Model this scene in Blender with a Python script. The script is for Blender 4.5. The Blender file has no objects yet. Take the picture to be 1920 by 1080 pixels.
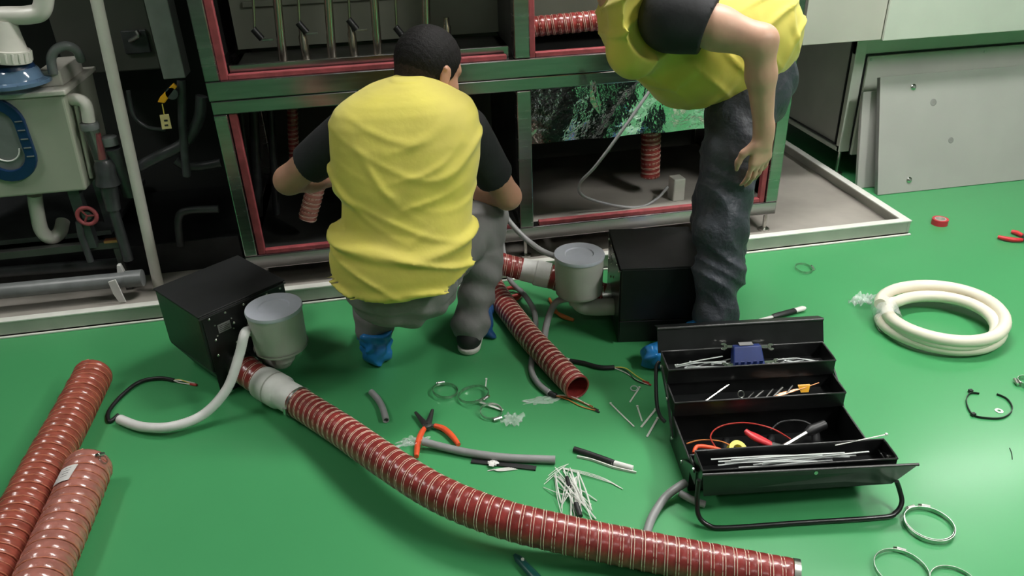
import bpy, bmesh, math, random
import numpy as np
from mathutils import Vector, Matrix, noise
random.seed(7)
R = math.radians
sc = bpy.context.scene
col = sc.collection

# ------------------------------------------------------------------ camera
FPX, CH = 1450.0, 1.5
YAW, PITCH, ROLL = R(9.07), R(29.02), R(-2.16)
_fw = np.array([math.sin(YAW)*math.cos(PITCH), math.cos(YAW)*math.cos(PITCH), -math.sin(PITCH)])
_r0 = np.array([math.cos(YAW), -math.sin(YAW), 0.0]); _u0 = np.cross(_r0, _fw)
_r = _r0*math.cos(ROLL)+_u0*math.sin(ROLL); _u = -_r0*math.sin(ROLL)+_u0*math.cos(ROLL)
cam = bpy.data.cameras.new('camera'); cam.sensor_width = 36; cam.lens = 36*FPX/1920
camo = bpy.data.objects.new('camera', cam); col.objects.link(camo)
camo.matrix_world = Matrix(((_r[0], _u[0], -_fw[0], 0), (_r[1], _u[1], -_fw[1], 0), (_r[2], _u[2], -_fw[2], CH), (0, 0, 0, 1)))
cam.clip_start = .05; cam.clip_end = 60
sc.camera = camo

# ------------------------------------------------------------------ world, exposure
w = bpy.data.worlds.new('world'); sc.world = w; w.use_nodes = True
w.node_tree.nodes['Background'].inputs[0].default_value = (.8, .9, 1, 1)
w.node_tree.nodes['Background'].inputs[1].default_value = .15
sc.view_settings.view_transform = 'Standard'; sc.view_settings.look = 'None'
sc.view_settings.exposure = 0.0; sc.view_settings.gamma = 1; sc.view_settings.use_curve_mapping = False

# survey helpers: where a line of sight meets a height or a depth plane of the room
def G(px, py, z=0.0):
    d = _fw+_r*(px-960)/FPX-_u*(py-540)/FPX
    return Vector((0, 0, CH))+Vector(d*(z-CH)/d[2])
def V(px, py, y):
    d = _fw+_r*(px-960)/FPX-_u*(py-540)/FPX
    return Vector((0, 0, CH))+Vector(d*y/d[1])

# ------------------------------------------------------------------ materials
MATS = {}
def mat(name, c, rough=.5, metal=0., var=.12, scale=18., bump=0., bscale=60., stretch=(1, 1, 1), coat=0., spec=.5, trans=0., alpha=1., emis=0., rvar=0., c2=None, bdist=.01, sheen=0.):
    m = bpy.data.materials.new(name); m.use_nodes = True; nt = m.node_tree; N = nt.nodes; L = nt.links
    b = N['Principled BSDF']; MATS[name] = m
    tc = N.new('ShaderNodeTexCoord'); mp = N.new('ShaderNodeMapping'); mp.inputs['Scale'].default_value = stretch
    L.new(tc.outputs['Object'], mp.inputs[0])
    nz = N.new('ShaderNodeTexNoise'); nz.inputs['Scale'].default_value = scale; nz.inputs['Detail'].default_value = 4
    L.new(mp.outputs[0], nz.inputs[0])
    rp = N.new('ShaderNodeValToRGB'); e = rp.color_ramp.elements
    lo = c2 if c2 else tuple(x*(1-var) for x in c); hi = c if c2 else tuple(min(1, x*(1+var)) for x in c)
    e[0].position = .35; e[0].color = (*lo, 1); e[1].position = .65; e[1].color = (*hi, 1)
    L.new(nz.outputs['Fac'], rp.inputs[0]); L.new(rp.outputs[0], b.inputs['Base Color'])
    b.inputs['Roughness'].default_value = rough; b.inputs['Metallic'].default_value = metal
    b.inputs['Coat Weight'].default_value = coat; b.inputs['Coat Roughness'].default_value = .15
    b.inputs['Specular IOR Level'].default_value = spec
    b.inputs['Transmission Weight'].default_value = trans; b.inputs['Alpha'].default_value = alpha
    b.inputs['Sheen Weight'].default_value = sheen
    if rvar:
        mr = N.new('ShaderNodeMapRange'); mr.inputs[3].default_value = max(0, rough-rvar); mr.inputs[4].default_value = rough+rvar
        L.new(nz.outputs['Fac'], mr.inputs[0]); L.new(mr.outputs[0], b.inputs['Roughness'])
    if bump:
        n2 = N.new('ShaderNodeTexNoise'); n2.inputs['Scale'].default_value = bscale; n2.inputs['Detail'].default_value = 5
        L.new(mp.outputs[0], n2.inputs[0])
        bp = N.new('ShaderNodeBump'); bp.inputs['Strength'].default_value = bump; bp.inputs['Distance'].default_value = bdist
        L.new(n2.outputs['Fac'], bp.inputs['Height']); L.new(bp.outputs[0], b.inputs['Normal'])
    if emis:
        b.inputs['Emission Color'].default_value = (*c, 1); b.inputs['Emission Strength'].default_value = emis
    return m

mat('epoxy', (.062, .315, .115), .33, var=.05, scale=.7, bump=.02, bscale=3, rvar=.03, coat=.12)
mat('steel', (.42, .395, .40), .26, 1, var=.1, scale=5, stretch=(1, 1, 12), rvar=.06, bump=.02, bscale=5)
mat('steel_rail', (.42, .395, .40), .25, 1, var=.1, scale=5, stretch=(1, 12, 12), rvar=.06, bump=.02, bscale=5)
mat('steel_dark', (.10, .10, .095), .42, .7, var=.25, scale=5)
mat('steel_foil', (.62, .63, .62), .10, 1, var=.05, scale=4, bump=.42, bscale=6, bdist=.05)
mat('tube_metal', (.70, .64, .55), .22, 1, var=.05)
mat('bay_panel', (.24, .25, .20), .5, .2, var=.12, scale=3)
mat('chrome', (.75, .74, .70), .12, 1, var=.05)
mat('zinc', (.58, .58, .55), .28, 1, var=.15, scale=60)
mat('gasket', (.27, .05, .056), .6, var=.2, scale=30, bump=.1)
mat('tray_paint', (.42, .42, .37), .45, var=.1, scale=6, bump=.03)
mat('tray_floor', (.33, .305, .27), .5, var=.16, scale=3.2, bump=.08, bscale=12)
mat('caulk', (.72, .72, .66), .5, var=.06)
mat('cream_paint', (.56, .60, .52), .35, var=.04, scale=4, coat=.15)
mat('beige_paint', (.50, .49, .43), .35, var=.04, scale=4)
mat('grey_panel', (.40, .40, .37), .36, var=.05, scale=3, bump=.01)
mat('panel_edge', (.26, .26, .25), .4, .4, var=.1)
mat('side_panel', (.40, .41, .37), .4, var=.06, scale=4)
mat('black_trim', (.012, .012, .013), .5, var=.2)
mat('tank_plastic', (.36, .38, .30), .42, var=.05, scale=5)
mat('tank_lid', (.55, .53, .47), .4, var=.06)
mat('pvc', (.62, .60, .54), .32, var=.06, scale=8, coat=.1)
mat('pvc_grey', (.17, .18, .18), .35, var=.12)
mat('pipe_dark', (.045, .048, .05), .33, var=.25, coat=.1)
mat('blue_plastic', (.006, .028, .085), .3, var=.15)
mat('glass_clear', (.85, .9, .88), .08, trans=.95, var=.02)
mat('blue_clear', (.20, .33, .50), .12, trans=.55, var=.08)
mat('dark_metal', (.018, .019, .02), .45, .2, var=.25)
mat('duct_grey', (.20, .21, .20), .4, var=.08)
mat('wall_dark', (.03, .032, .03), .7, var=.2, scale=2)  # near black, darkness put into the colour of the skid backing
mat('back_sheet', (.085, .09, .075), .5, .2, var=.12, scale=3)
mat('room_wall', (.22, .23, .22), .7, var=.04)
mat('ceiling_paint', (.25, .255, .25), .8, var=.03)
mat('yellow_handle', (.75, .36, .01), .4, var=.08)
mat('tag_cream', (.6, .5, .22), .5, var=.1)
mat('silicone', (.24, .030, .027), .30, var=.22, scale=34, bump=.10, bscale=70, coat=.35)
mat('silicone_orange', (.31, .075, .050), .26, var=.2, scale=26, bump=.08, bscale=70, coat=.5)
mat('silicone_film', (.40, .15, .12), .22, var=.14, scale=26, bump=.35, bscale=45, coat=.8)
mat('silicone_inner', (.12, .02, .015), .6, var=.2)
mat('cord', (.74, .58, .46), .5, var=.2, scale=50)
mat('cord_red', (.46, .15, .085), .35, var=.2, scale=50, coat=.3)
mat('white_plastic', (.74, .73, .70), .38, var=.04)
mat('white_tape', (.72, .71, .68), .5, var=.06, bump=.1)
mat('heater_black', (.009, .0095, .010), .38, var=.3, scale=8, bump=.04, bscale=30)
mat('heater_grey', (.010, .0105, .011), .55, var=.15)
mat('plate_black', (.012, .013, .013), .3, .3, var=.2)
mat('filter_grey', (.47, .47, .42), .48, var=.07, scale=10)
mat('filter_lid', (.52, .54, .61), .36, var=.05)
mat('conduit_white', (.80, .79, .77), .34, var=.05, coat=.15)
mat('conduit_grey', (.28, .28, .28), .42, var=.07)
mat('rubber_black', (.012, .012, .013), .45, var=.3)
mat('copper', (.55, .22, .10), .35, .8, var=.1)
mat('wire_red', (.45, .04, .03), .4); mat('wire_orange', (.6, .2, .05), .4); mat('wire_white', (.7, .68, .62), .4); mat('wire_yellow', (.66, .55, .08), .4)
mat('tool_black', (.010, .0105, .011), .36, .1, var=.25, scale=20, coat=.2)
mat('tool_edge', (.07, .07, .07), .35, .6, var=.2)
mat('nylon', (.72, .72, .68), .42, var=.05)
mat('nylon_clear', (.62, .65, .64), .3, var=.1, trans=.25)
mat('film', (.92, .95, .94), .14, alpha=.30, var=.02, bump=.4, bscale=40)
mat('orange_grip', (.80, .10, .03), .4, var=.08)
mat('red_grip', (.62, .03, .04), .38, var=.08)
mat('blue_holder', (.012, .028, .14), .35, var=.15)
mat('coil_hose', (.78, .73, .60), .40, var=.05, scale=6)
mat('tape_yellow', (.70, .62, .05), .4); mat('tape_red', (.55, .03, .05), .35); mat('tape_core', (.70, .62, .58), .5)
mat('teal_handle', (.010, .085, .075), .35, var=.1)
mat('skin', (.46, .235, .155), .5, var=.10, scale=14, bump=.06, bscale=90, bdist=.003)
mat('skin_light', (.56, .32, .225), .48, var=.08, scale=14, bump=.06, bscale=90, bdist=.003)
mat('hair', (.008, .007, .007), .7, spec=.2, var=.4, scale=120, bump=.6, bscale=220, bdist=.004)
mat('hair_short', (.024, .016, .013), .7, spec=.2, var=.3, scale=120, bump=.5, bscale=260, bdist=.003)
mat('vest_yellow', (.63, .55, .085), .78, c2=(.53, .45, .085), scale=5, bump=.25, bscale=11, bdist=.012, sheen=.15)
mat('vest_lining', (.36, .32, .05), .8)
mat('cotton_black', (.010, .010, .012), .8, var=.2, bump=.15, bscale=40)
mat('trouser_grey', (.20, .195, .19), .75, var=.10, scale=9, bump=.3, bscale=30, bdist=.008)
mat('trouser_navy', (.042, .047, .060), .55, var=.25, scale=6, bump=.7, bscale=13, bdist=.03)
mat('cover_blue', (.02, .20, .52), .35, var=.15, bump=.3, bscale=30, trans=.0)
mat('cover_navy', (.012, .06, .17), .4, var=.2, bump=.3, bscale=30)
mat('shoe_black', (.012, .012, .012), .6, var=.2, bump=.1)
mat('sole_white', (.62, .60, .56), .5, var=.08)
mat('eye_white', (.8, .8, .78), .2); mat('eye_dark', (.02, .012, .01), .15)
mat('lip', (.36, .13, .10), .45)
for _n, _e in (('led_main', 66.), ('led_right', 62.), ('led_back', 30.), ('led_left', 22.), ('led_fill', 8.)): mat(_n, (1.0, .985, .95), .5, var=.0, emis=_e)
mat('lamp_case', (.7, .7, .7), .4)
mat('print_black', (.02, .02, .02), .6); mat('print_grey', (.20, .20, .20), .6); mat('paper', (.68, .66, .64), .6, var=.06)
mat('smudge', (.25, .25, .235), .5)

# ------------------------------------------------------------------ builders
ORG = {}
def tag(o, label=None, cat=None, group=None, kind=None):
    if label: o['label'] = label
    if cat: o['category'] = cat
    if group: o['group'] = group
    if kind: o['kind'] = kind
    return o
def thing(name, loc, label, cat, group=None):
    o = bpy.data.objects.new(name, None); o.empty_display_size = .05; col.objects.link(o)
    o.location = loc; ORG[o.name] = Vector(loc)
    return tag(o, label, cat, group)
def crom(pts, n=12, closed=False):
    P = [Vector(p) for p in pts]; out = []
    if len(P) < 3: return [P[0].lerp(P[1], i/n) for i in range(n+1)]
    m = len(P)
    for i in range(m if closed else m-1):
        a, b, c, d = (P[(i-1) % m], P[i], P[(i+1) % m], P[(i+2) % m]) if closed else (P[max(i-1, 0)], P[i], P[i+1], P[min(i+2, m-1)])
        for k in range(n):
            t = k/n
            out.append(.5*((2*b)+(c-a)*t+(2*a-5*b+4*c-d)*t*t+(3*b-a-3*c+d)*t**3))
    if not closed: out.append(P[-1])
    return out
def resample(path, ds):
    P = [Vector(p) for p in path]; L = [0]
    for a, b in zip(P, P[1:]): L.append(L[-1]+(b-a).length)
    n = max(2, int(round(L[-1]/ds))); out = []; j = 0
    for i in range(n+1):
        s = L[-1]*i/n
        while j < len(P)-2 and L[j+1] < s: j += 1
        out.append(P[j].lerp(P[j+1], (s-L[j])/max(1e-9, L[j+1]-L[j])))
    return out, L[-1]
def frames(path, closed=False):
    n = len(path); T = []
    for i in range(n):
        if closed: t = path[(i+1) % n]-path[i-1]
        else: t = path[min(i+1, n-1)]-path[max(i-1, 0)]
        T.append(t.normalized())
    up = Vector((0, 0, 1)) if abs(T[0].z) < .9 else Vector((0, 1, 0))
    N = (up-T[0]*up.dot(T[0])).normalized(); out = []
    for t in T:
        N = N-t*N.dot(t); N = N.normalized() if N.length > 1e-6 else t.orthogonal().normalized()
        out.append((t, N.copy(), t.cross(N)))
    return out
class MB:
    def __init__(s): s.v = []; s.f = []
    def add(s, vs, fs):
        o = len(s.v); s.v += [Vector(v) for v in vs]; s.f += [tuple(i+o for i in f) for f in fs]; return s
    def box(s, a, b, M=None):
        (x0, y0, z0), (x1, y1, z1) = a, b
        vs = [Vector((x, y, z)) for x in (x0, x1) for y in (y0, y1) for z in (z0, z1)]
        if M is not None: vs = [M @ v for v in vs]
        return s.add(vs, [(0, 1, 3, 2), (4, 6, 7, 5), (0, 4, 5, 1), (2, 3, 7, 6), (0, 2, 6, 4), (1, 5, 7, 3)])
    def hexa(s, b, t):   # four bottom, four top corners, counter-clockwise
        return s.add(list(b)+list(t), [(3, 2, 1, 0), (4, 5, 6, 7), (0, 1, 5, 4), (1, 2, 6, 5), (2, 3, 7, 6), (3, 0, 4, 7)])
    def tube(s, path, r, n=10, caps=True, closed=False, flat=1.0):
        path = [Vector(p) for p in path]; F = frames(path, closed); m = len(path); vs = []
        for i, (p, (t, N, B)) in enumerate(zip(path, F)):
            rr = r[i] if hasattr(r, '__len__') else (r(i/(m-1)) if callable(r) else r)
            for k in range(n):
                a = 2*math.pi*k/n; vs.append(p+N*(math.cos(a)*rr*flat)+B*(math.sin(a)*rr))
        fs = []
        for i in range(m if closed else m-1):
            j = (i+1) % m
            for k in range(n):
                l = (k+1) % n; fs.append((i*n+k, i*n+l, j*n+l, j*n+k))
        if caps and not closed: fs += [tuple(range(n-1, -1, -1)), tuple((m-1)*n+k for k in range(n))]
        return s.add(vs, fs)
    def band(s, path, wv, th, closed=False, axis=None):   # flat strap: width along axis
        path = [Vector(p) for p in path]; F = frames(path, closed); m = len(path); vs = []
        for p, (t, N, B) in zip(path, F):
            ax = Vector(axis) if axis is not None else N
            ot = t.cross(ax).normalized()
            for a, b in ((-1, -1), (1, -1), (1, 1), (-1, 1)): vs.append(p+ax*(a*wv/2)+ot*(b*th/2))
        fs = []
        for i in range(m if closed else m-1):
            j = (i+1) % m
            for k in range(4): l = (k+1) % 4; fs.append((i*4+k, i*4+l, j*4+l, j*4+k))
        if not closed: fs += [(3, 2, 1, 0), tuple((m-1)*4+k for k in range(4))]
        return s.add(vs, fs)
    def lathe(s, prof, c=(0, 0, 0), axis=(0, 0, 1), n=24, caps=True):
        A = Vector(axis).normalized(); X = A.orthogonal().normalized(); Y = A.cross(X); c = Vector(c); vs = []
        for (r, h) in prof:
            for k in range(n):
                a = 2*math.pi*k/n; vs.append(c+A*h+X*(r*math.cos(a))+Y*(r*math.sin(a)))
        m = len(prof); fs = []
        for i in range(m-1):
            for k in range(n): l = (k+1) % n; fs.append((i*n+k, i*n+l, (i+1)*n+l, (i+1)*n+k))
        if caps: fs += [tuple(range(n-1, -1, -1)), tuple((m-1)*n+k for k in range(n))]
        return s.add(vs, fs)
    def prism(s, poly, d):   # polygon (list of Vectors) extruded by vector d
        n = len(poly); d = Vector(d); P = [Vector(p) for p in poly]
        return s.add(P+[p+d for p in P], [tuple(range(n-1, -1, -1)), tuple(range(n, 2*n))]+[(i, (i+1) % n, n+(i+1) % n, n+i) for i in range(n)])
    def build(s, name, m, parent=None, loc=None, smooth=None, bevel=0., seg=2, **tg):
        if parent is not None: o0 = ORG[parent.name]
        else:
            if loc is None:
                xs = [v.x for v in s.v]; ys = [v.y for v in s.v]; zs = [v.z for v in s.v]
                loc = ((min(xs)+max(xs))/2, (min(ys)+max(ys))/2, min(zs))
            o0 = Vector(loc)
        me = bpy.data.meshes.new(name); me.from_pydata([v-o0 for v in s.v], [], s.f)
        bm = bmesh.new(); bm.from_mesh(me); bmesh.ops.recalc_face_normals(bm, faces=bm.faces); bm.to_mesh(me); bm.free()
        me.materials.append(MATS[m]); o = bpy.data.objects.new(name, me); col.objects.link(o)
        if parent is not None: o.parent = parent
        else: o.location = o0
        ORG[o.name] = o0
        if smooth is not None:
            me.polygons.foreach_set('use_smooth', [True]*len(me.polygons))
            if smooth > 0: me.set_sharp_from_angle(angle=R(smooth))
        if bevel:
            b = o.modifiers.new('bevel', 'BEVEL'); b.width = bevel; b.segments = seg; b.limit_method = 'ANGLE'; b.angle_limit = R(40)
        return tag(o, tg.get('label'), tg.get('cat'), tg.get('group'), tg.get('kind'))
def obox(c, size, rz=0., rx=0., ry=0.):
    M = Matrix.Translation(Vector(c)) @ Matrix.Rotation(rz, 4, 'Z') @ Matrix.Rotation(rx, 4, 'X') @ Matrix.Rotation(ry, 4, 'Y')
    a = Vector(size)/2
    return MB().box(-a, a, M)
def copy_tree(o, loc=None, rz=None, parent=None):
    c = o.copy(); col.objects.link(c)
    if parent is not None: c.parent = parent
    for ch in o.children: copy_tree(ch, None, None, c)
    if loc is not None: c.location = loc
    if rz is not None: c.rotation_euler = (0, 0, rz)
    return c

# ------------------------------------------------------------------ room
MB().box((-5.6, -3.2, -.12), (7.2, 5.4, 0)).build('floor', 'epoxy', loc=(0, 0, 0), kind='structure', label='glossy green epoxy floor')
MB().box((-5.6, -3.2, 3.1), (7.2, 5.4, 3.2)).build('ceiling', 'ceiling_paint', kind='structure', label='plain white ceiling')
MB().box((-5.6, 5.3, 0), (7.2, 5.4, 3.1)).build('wall_back', 'room_wall', kind='structure', label='back wall behind the machines')
MB().box((-5.6, -3.3, 0), (7.2, -3.2, 3.1)).build('wall_front', 'room_wall', kind='structure', label='wall behind the photographer')
MB().box((-5.7, -3.2, 0), (-5.6, 5.4, 3.1)).build('wall_left', 'room_wall', kind='structure', label='left wall of the workshop')
MB().box((7.2, -3.2, 0), (7.3, 5.4, 3.1)).build('wall_right', 'room_wall', kind='structure', label='right wall of the workshop')
def lamp(x, y, sx, sy, label, m):
    t = thing('ceiling_light', (x, y, 3.1), label, 'ceiling light', 'ceiling lights')
    MB().box((x-sx/2-.03, y-sy/2-.03, 3.05), (x+sx/2+.03, y+sy/2+.03, 3.1)).build('housing', 'lamp_case', t, bevel=.005)
    MB().box((x-sx/2, y-sy/2, 3.035), (x+sx/2, y+sy/2, 3.05)).build('diffuser', m, t)
lamp(1.5, 2.55, 1.5, .3, 'long white ceiling light over the front of the steel machine', 'led_main')
lamp(4.6, 4.2, 1.3, .4, 'long white ceiling light over the pale cabinet at the right', 'led_back')
lamp(2.7, .3, .4, 1.3, 'long white ceiling light over the right side of the green floor', 'led_right')
lamp(-2.3, 2.1, .4, 1.2, 'long white ceiling light over the left side of the green floor', 'led_left')
lamp(.6, -1.4, 1.3, .4, 'weak fill light added behind the photographer', 'led_fill')  # weak fill lamp added behind the camera

# ------------------------------------------------------------------ drip tray under the machines
t = thing('drip_tray', (.35, 2.74, 0), 'low grey-white painted metal drip tray under the machines', 'tray')
TX0, TX1, TY0, TY1, TH = -2.6, 2.205, 2.738, 4.35, .066
MB().box((TX0, TY0, .001), (TX1, TY1, .012)).build('tray_base', 'tray_floor', t)
MB().box((TX0, TY0, .0), (TX1-.013, TY0+.012, TH-.005)).build('front_wall', 'tray_paint', t)
MB().box((TX0, TY0-.002, TH-.004), (TX1+.004, TY0+.032, TH+.002)).build('front_lip', 'caulk', t, bevel=.001)
MB().box((TX0, TY0-.010, .0), (TX1+.008, TY0, .007)).build('front_sealant', 'caulk', t, bevel=.002)
MB().box((TX1-.012, TY0, .0), (TX1, TY1, TH-.005)).build('side_wall', 'tray_paint', t)
MB().box((TX1-.032, TY0+.033, TH-.004), (TX1+.004, TY1, TH+.002)).build('side_lip', 'caulk', t, bevel=.001)
MB().box((TX0, TY1-.012, .0), (TX1, TY1, TH)).build('rear_wall', 'tray_paint', t)
MB().box((TX0, TY0, .0), (TX0+.012, TY1, TH)).build('side_wall', 'tray_paint', t)

# ------------------------------------------------------------------ stainless steel machine
yf = 2.885; YB = 3.75
mach = thing('steel_machine', (.52, yf, .012), 'stainless steel two-tier machine with open bays and red gaskets', 'machine')
def post(x0, x1, z0, z1, y0=yf, d=.055): return MB().box((x0, y0, z0), (x1, y0+d, z1)).build('post', 'steel', mach, bevel=.004)
def rail(x0, x1, z0, z1, y0=yf, d=.055): return MB().box((x0, y0, z0), (x1, y0+d, z1)).build('rail', 'steel_rail', mach, bevel=.004)
for x0, x1 in ((-.607, -.556), (.503, .562), (1.588, 1.645)):
    post(x0, x1, .847, 1.70); post(x0+.003, x1, .157, .726)
rail(-.607, 1.645, .777, .846); rail(-.607, 1.645, 1.70, 1.76)
rail(-.604, 1.645, .727, .7755, yf+.002); rail(-.604, 1.645, .097, .156, yf+.002)
for x0, x1 in ((-.607, -.556), (1.588, 1.645)):
    post(x0, x1, .097, 1.76, YB-.05)
for z0, z1 in ((.097, .156), (.727, .845), (1.70, 1.76)):
    MB().box((-.607, yf+.056, z0), (-.566, YB-.05, z1)).build('side_rail', 'steel', mach)
    MB().box((1.605, yf+.056, z0), (1.645, YB-.05, z1)).build('side_rail', 'steel', mach)
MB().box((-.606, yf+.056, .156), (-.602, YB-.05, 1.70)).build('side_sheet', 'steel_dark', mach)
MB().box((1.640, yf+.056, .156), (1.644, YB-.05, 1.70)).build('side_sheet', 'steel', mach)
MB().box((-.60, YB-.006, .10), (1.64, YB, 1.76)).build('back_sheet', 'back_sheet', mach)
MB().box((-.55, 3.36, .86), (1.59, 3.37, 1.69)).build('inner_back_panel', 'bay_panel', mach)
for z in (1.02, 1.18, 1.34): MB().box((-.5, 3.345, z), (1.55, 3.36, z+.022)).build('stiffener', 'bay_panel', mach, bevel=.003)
MB().box((-.605, yf, 1.762), (1.645, YB, 1.79)).build('roof_sheet', 'steel', mach)
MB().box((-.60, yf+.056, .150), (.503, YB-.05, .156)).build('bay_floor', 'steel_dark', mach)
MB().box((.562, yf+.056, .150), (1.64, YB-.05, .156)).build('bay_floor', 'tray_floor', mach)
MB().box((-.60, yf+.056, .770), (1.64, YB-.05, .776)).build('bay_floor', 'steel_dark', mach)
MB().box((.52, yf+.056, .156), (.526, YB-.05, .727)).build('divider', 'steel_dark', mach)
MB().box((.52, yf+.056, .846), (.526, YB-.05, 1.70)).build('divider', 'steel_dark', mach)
def gaskets(x0, x1, z0, z1, w=.028, sides='lrbt', wb=.018):
    y0, y1 = yf+.010, yf+.036
    for k, p, q in (('l', (x0, y0, z0), (x0+w, y1, z1)), ('r', (x1-w, y0, z0), (x1, y1, z1)), ('b', (x0+w, y0, z0), (x1-w, y1, z0+wb)), ('t', (x0+w, y0, z1-w), (x1-w, y1, z1))):
        if k in sides: MB().box(p, q).build('gasket', 'gasket', mach, bevel=.003)
gaskets(-.556, .503, .846, 1.70, sides='lbt'); gaskets(.562, 1.588, .846, 1.70, w=.022)
gaskets(-.553, .503, .156, .727, sides='lb'); gaskets(.565, 1.588, .156, .727, w=.022, sides='br')
# inner sill and the heating tubes of the upper bay
zs = V(580, 112, 2.94).z
MB().box((-.525, yf+.05, .846), (.49, yf+.065, zs)).build('inner_sill', 'steel_rail', mach, bevel=.002)
MB().box((-.525, yf+.065, zs-.045), (.49, 3.35, zs-.04)).build('sill_shelf', 'steel_dark', mach)
for (xt, xb, yb) in ((508, 530, 112), (607, 622, 106), (692, 708, 96), (795, 800, 92)):
    a, b = V(xt, -120, 3.06), V(xb, yb, 3.06); b.z = zs-.04
    MB().tube([a, b], .0165, 16).build('heating_tube', 'tube_metal', mach, smooth=50)
for (x, y) in ((574, 108), (664, 100), (840, 88)):
    b = V(x, y, 3.12); b.z = zs-.04
    MB().lathe([(.0165, 0), (.0165, .09), (.012, .10), (.012, .125)], b, n=16).build('tube_stub', 'tube_metal', mach, smooth=40)
for (x, y) in ((478, 60), (562, 48), (656, 42), (744, 56)):
    a, b = V(x-8, -110, 3.10), V(x, y, 3.10)
    MB().tube([a, b], .0055, 10).build('thin_rod', 'tube_metal', mach, smooth=50)
    MB().tube([b+Vector((-.004, -.004, .012)), b+Vector((.022, -.006, -.026))], .013, 8).build('clip', 'rubber_black', mach, smooth=50)
    MB().box(b+Vector((.02, -.01, -.034)), b+Vector((.062, .0, -.026))).build('clip_bar', 'zinc', mach, bevel=.002)
# polished sheet hung in the lower right bay
n = 28; vs = []; fs = []
for i in range(n+1):
    for j in range(9):
        x = .57+(1.585-.57)*i/n; q = j/8
        z = .722-.235*q; y = yf+.048+.035*q+.006*math.sin(i*.9+q*3)*q
        vs.append((x, y, z))
for i in range(n):
    for j in range(8): fs.append((i*9+j, i*9+j+1, (i+1)*9+j+1, (i+1)*9+j))
k = len(vs); vs += [(x, y+.003, z) for x, y, z in vs]; fs += [tuple(a+k for a in f[::-1]) for f in fs]
MB().add(vs, fs).build('hanging_sheet', 'steel_foil', mach, smooth=0, label='wavy polished sheet reflecting the green floor')
for x, y in ((-.575, yf+.03), (1.615, yf+.03), (.53, yf+.03), (-.575, YB-.06), (1.615, YB-.06), (.53, YB-.06)):
    MB().lathe([(.024, .012), (.024, .020), (.008, .024), (.008, .098)], (x, y, 0), n=14).build('levelling_foot', 'zinc', mach, smooth=40)
# light box and curled cable in the lower right bay
p = V(1270, 352, 3.02)
b = obox((p.x, 3.03, .205), (.055, .06, .105), .1).build('junction_box', 'filter_grey', bevel=.006, label='small pale junction box on the floor of the lower right bay', cat='junction box')
MB().tube(crom([V(1215, 168, 2.90)+Vector((0, -.02, 0)), V(1170, 240, 2.86), V(1118, 310, 2.87), V(1087, 345, 2.93), V(1095, 368, 2.97), V(1150, 385, 2.97), V(1200, 388, 2.98), V(1232, 372, 3.0), V(1252, 350, 3.02)]), .0065, 10).build('cable', 'conduit_grey', smooth=60, label='thin dark grey cable curling out of the lower right bay', cat='cable')
MB().prism([V(1106, 150, 2.80), V(1116, 152, 2.80), V(1127, 195, 2.79), V(1125, 216, 2.79), V(1107, 192, 2.80)], (0, .004, 0)).build('metal_offcut', 'steel_foil', label='small folded silver foil tab hanging before the polished sheet', cat='foil tab')

# ------------------------------------------------------------------ pale cabinet on the right
cab = thing('pale_cabinet', (2.9, 3.45, 0), 'large pale green-white equipment cabinet at the right', 'cabinet')
cx, cy = 2.265, 3.45
MB().box((cx+.012, cy+.02, .15), (4.4, 4.6, .73)).build('body', 'side_panel', cab)
MB().box((cx, cy, .133), (4.4, cy+.03, .165)).build('frame_rail', 'cream_paint', cab, bevel=.003)
MB().box((cx, cy, .62), (4.4, cy+.03, .74)).build('frame_rail', 'cream_paint', cab, bevel=.003)
MB().box((cx, cy-.001, .133), (cx+.055, cy+.03, .74)).build('frame_post', 'cream_paint', cab, bevel=.003)
MB().box((cx-.002, cy+.02, .133), (cx+.03, 4.6, .155)).build('frame_rail', 'cream_paint', cab, bevel=.003)
MB().box((cx+.002, cy+.045, .160), (cx+.011, 4.55, .165)).build('seal_strip', 'black_trim', cab)
MB().box((cx+.002, cy+.045, .160), (cx+.011, cy+.052, .70)).build('seal_strip', 'black_trim', cab)
MB().box((cx+.062, cy-.02, .118), (4.38, cy-.002, .612)).build('lower_door', 'cream_paint', cab, bevel=.004)
MB().box((cx+.057, cy-.006, .118), (4.38, cy-.001, .620)).build('seal_strip', 'black_trim', cab)
for px, py in ((1633, 112), (1846, 97)):
    p = V(px, py, cy-.02); MB().lathe([(.006, 0), (.006, .004)], (p.x, cy-.02, p.z), (0, -1, 0), 10).build('door_bolt', 'zinc', cab)
for x, y in ((cx+.03, cy+.03), (4.3, cy+.03), (cx+.03, 4.5)):
    MB().lathe([(.028, 0), (.028, .012), (.009, .016), (.009, .135)], (x, y, 0), n=14).build('levelling_foot', 'zinc', cab, smooth=40)
hx = V(1505, 80, 3.25).x; dx = V(1658, 45, 3.25).x
MB().box((hx, 3.26, .735), (4.4, 4.6, 1.9)).build('upper_housing', 'beige_paint', cab)
MB().box((hx, 3.25, .732), (dx-.002, 3.262, 1.9)).build('upper_panel', 'beige_paint', cab, bevel=.002)
MB().box((dx, 3.235, .728), (4.4, 3.25, 1.9)).build('upper_panel', 'cream_paint', cab, bevel=.003)
MB().box((cx+.3, 3.9, .02), (4.3, 4.0, .133)).build('kick_plate', 'black_trim', cab)

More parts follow.
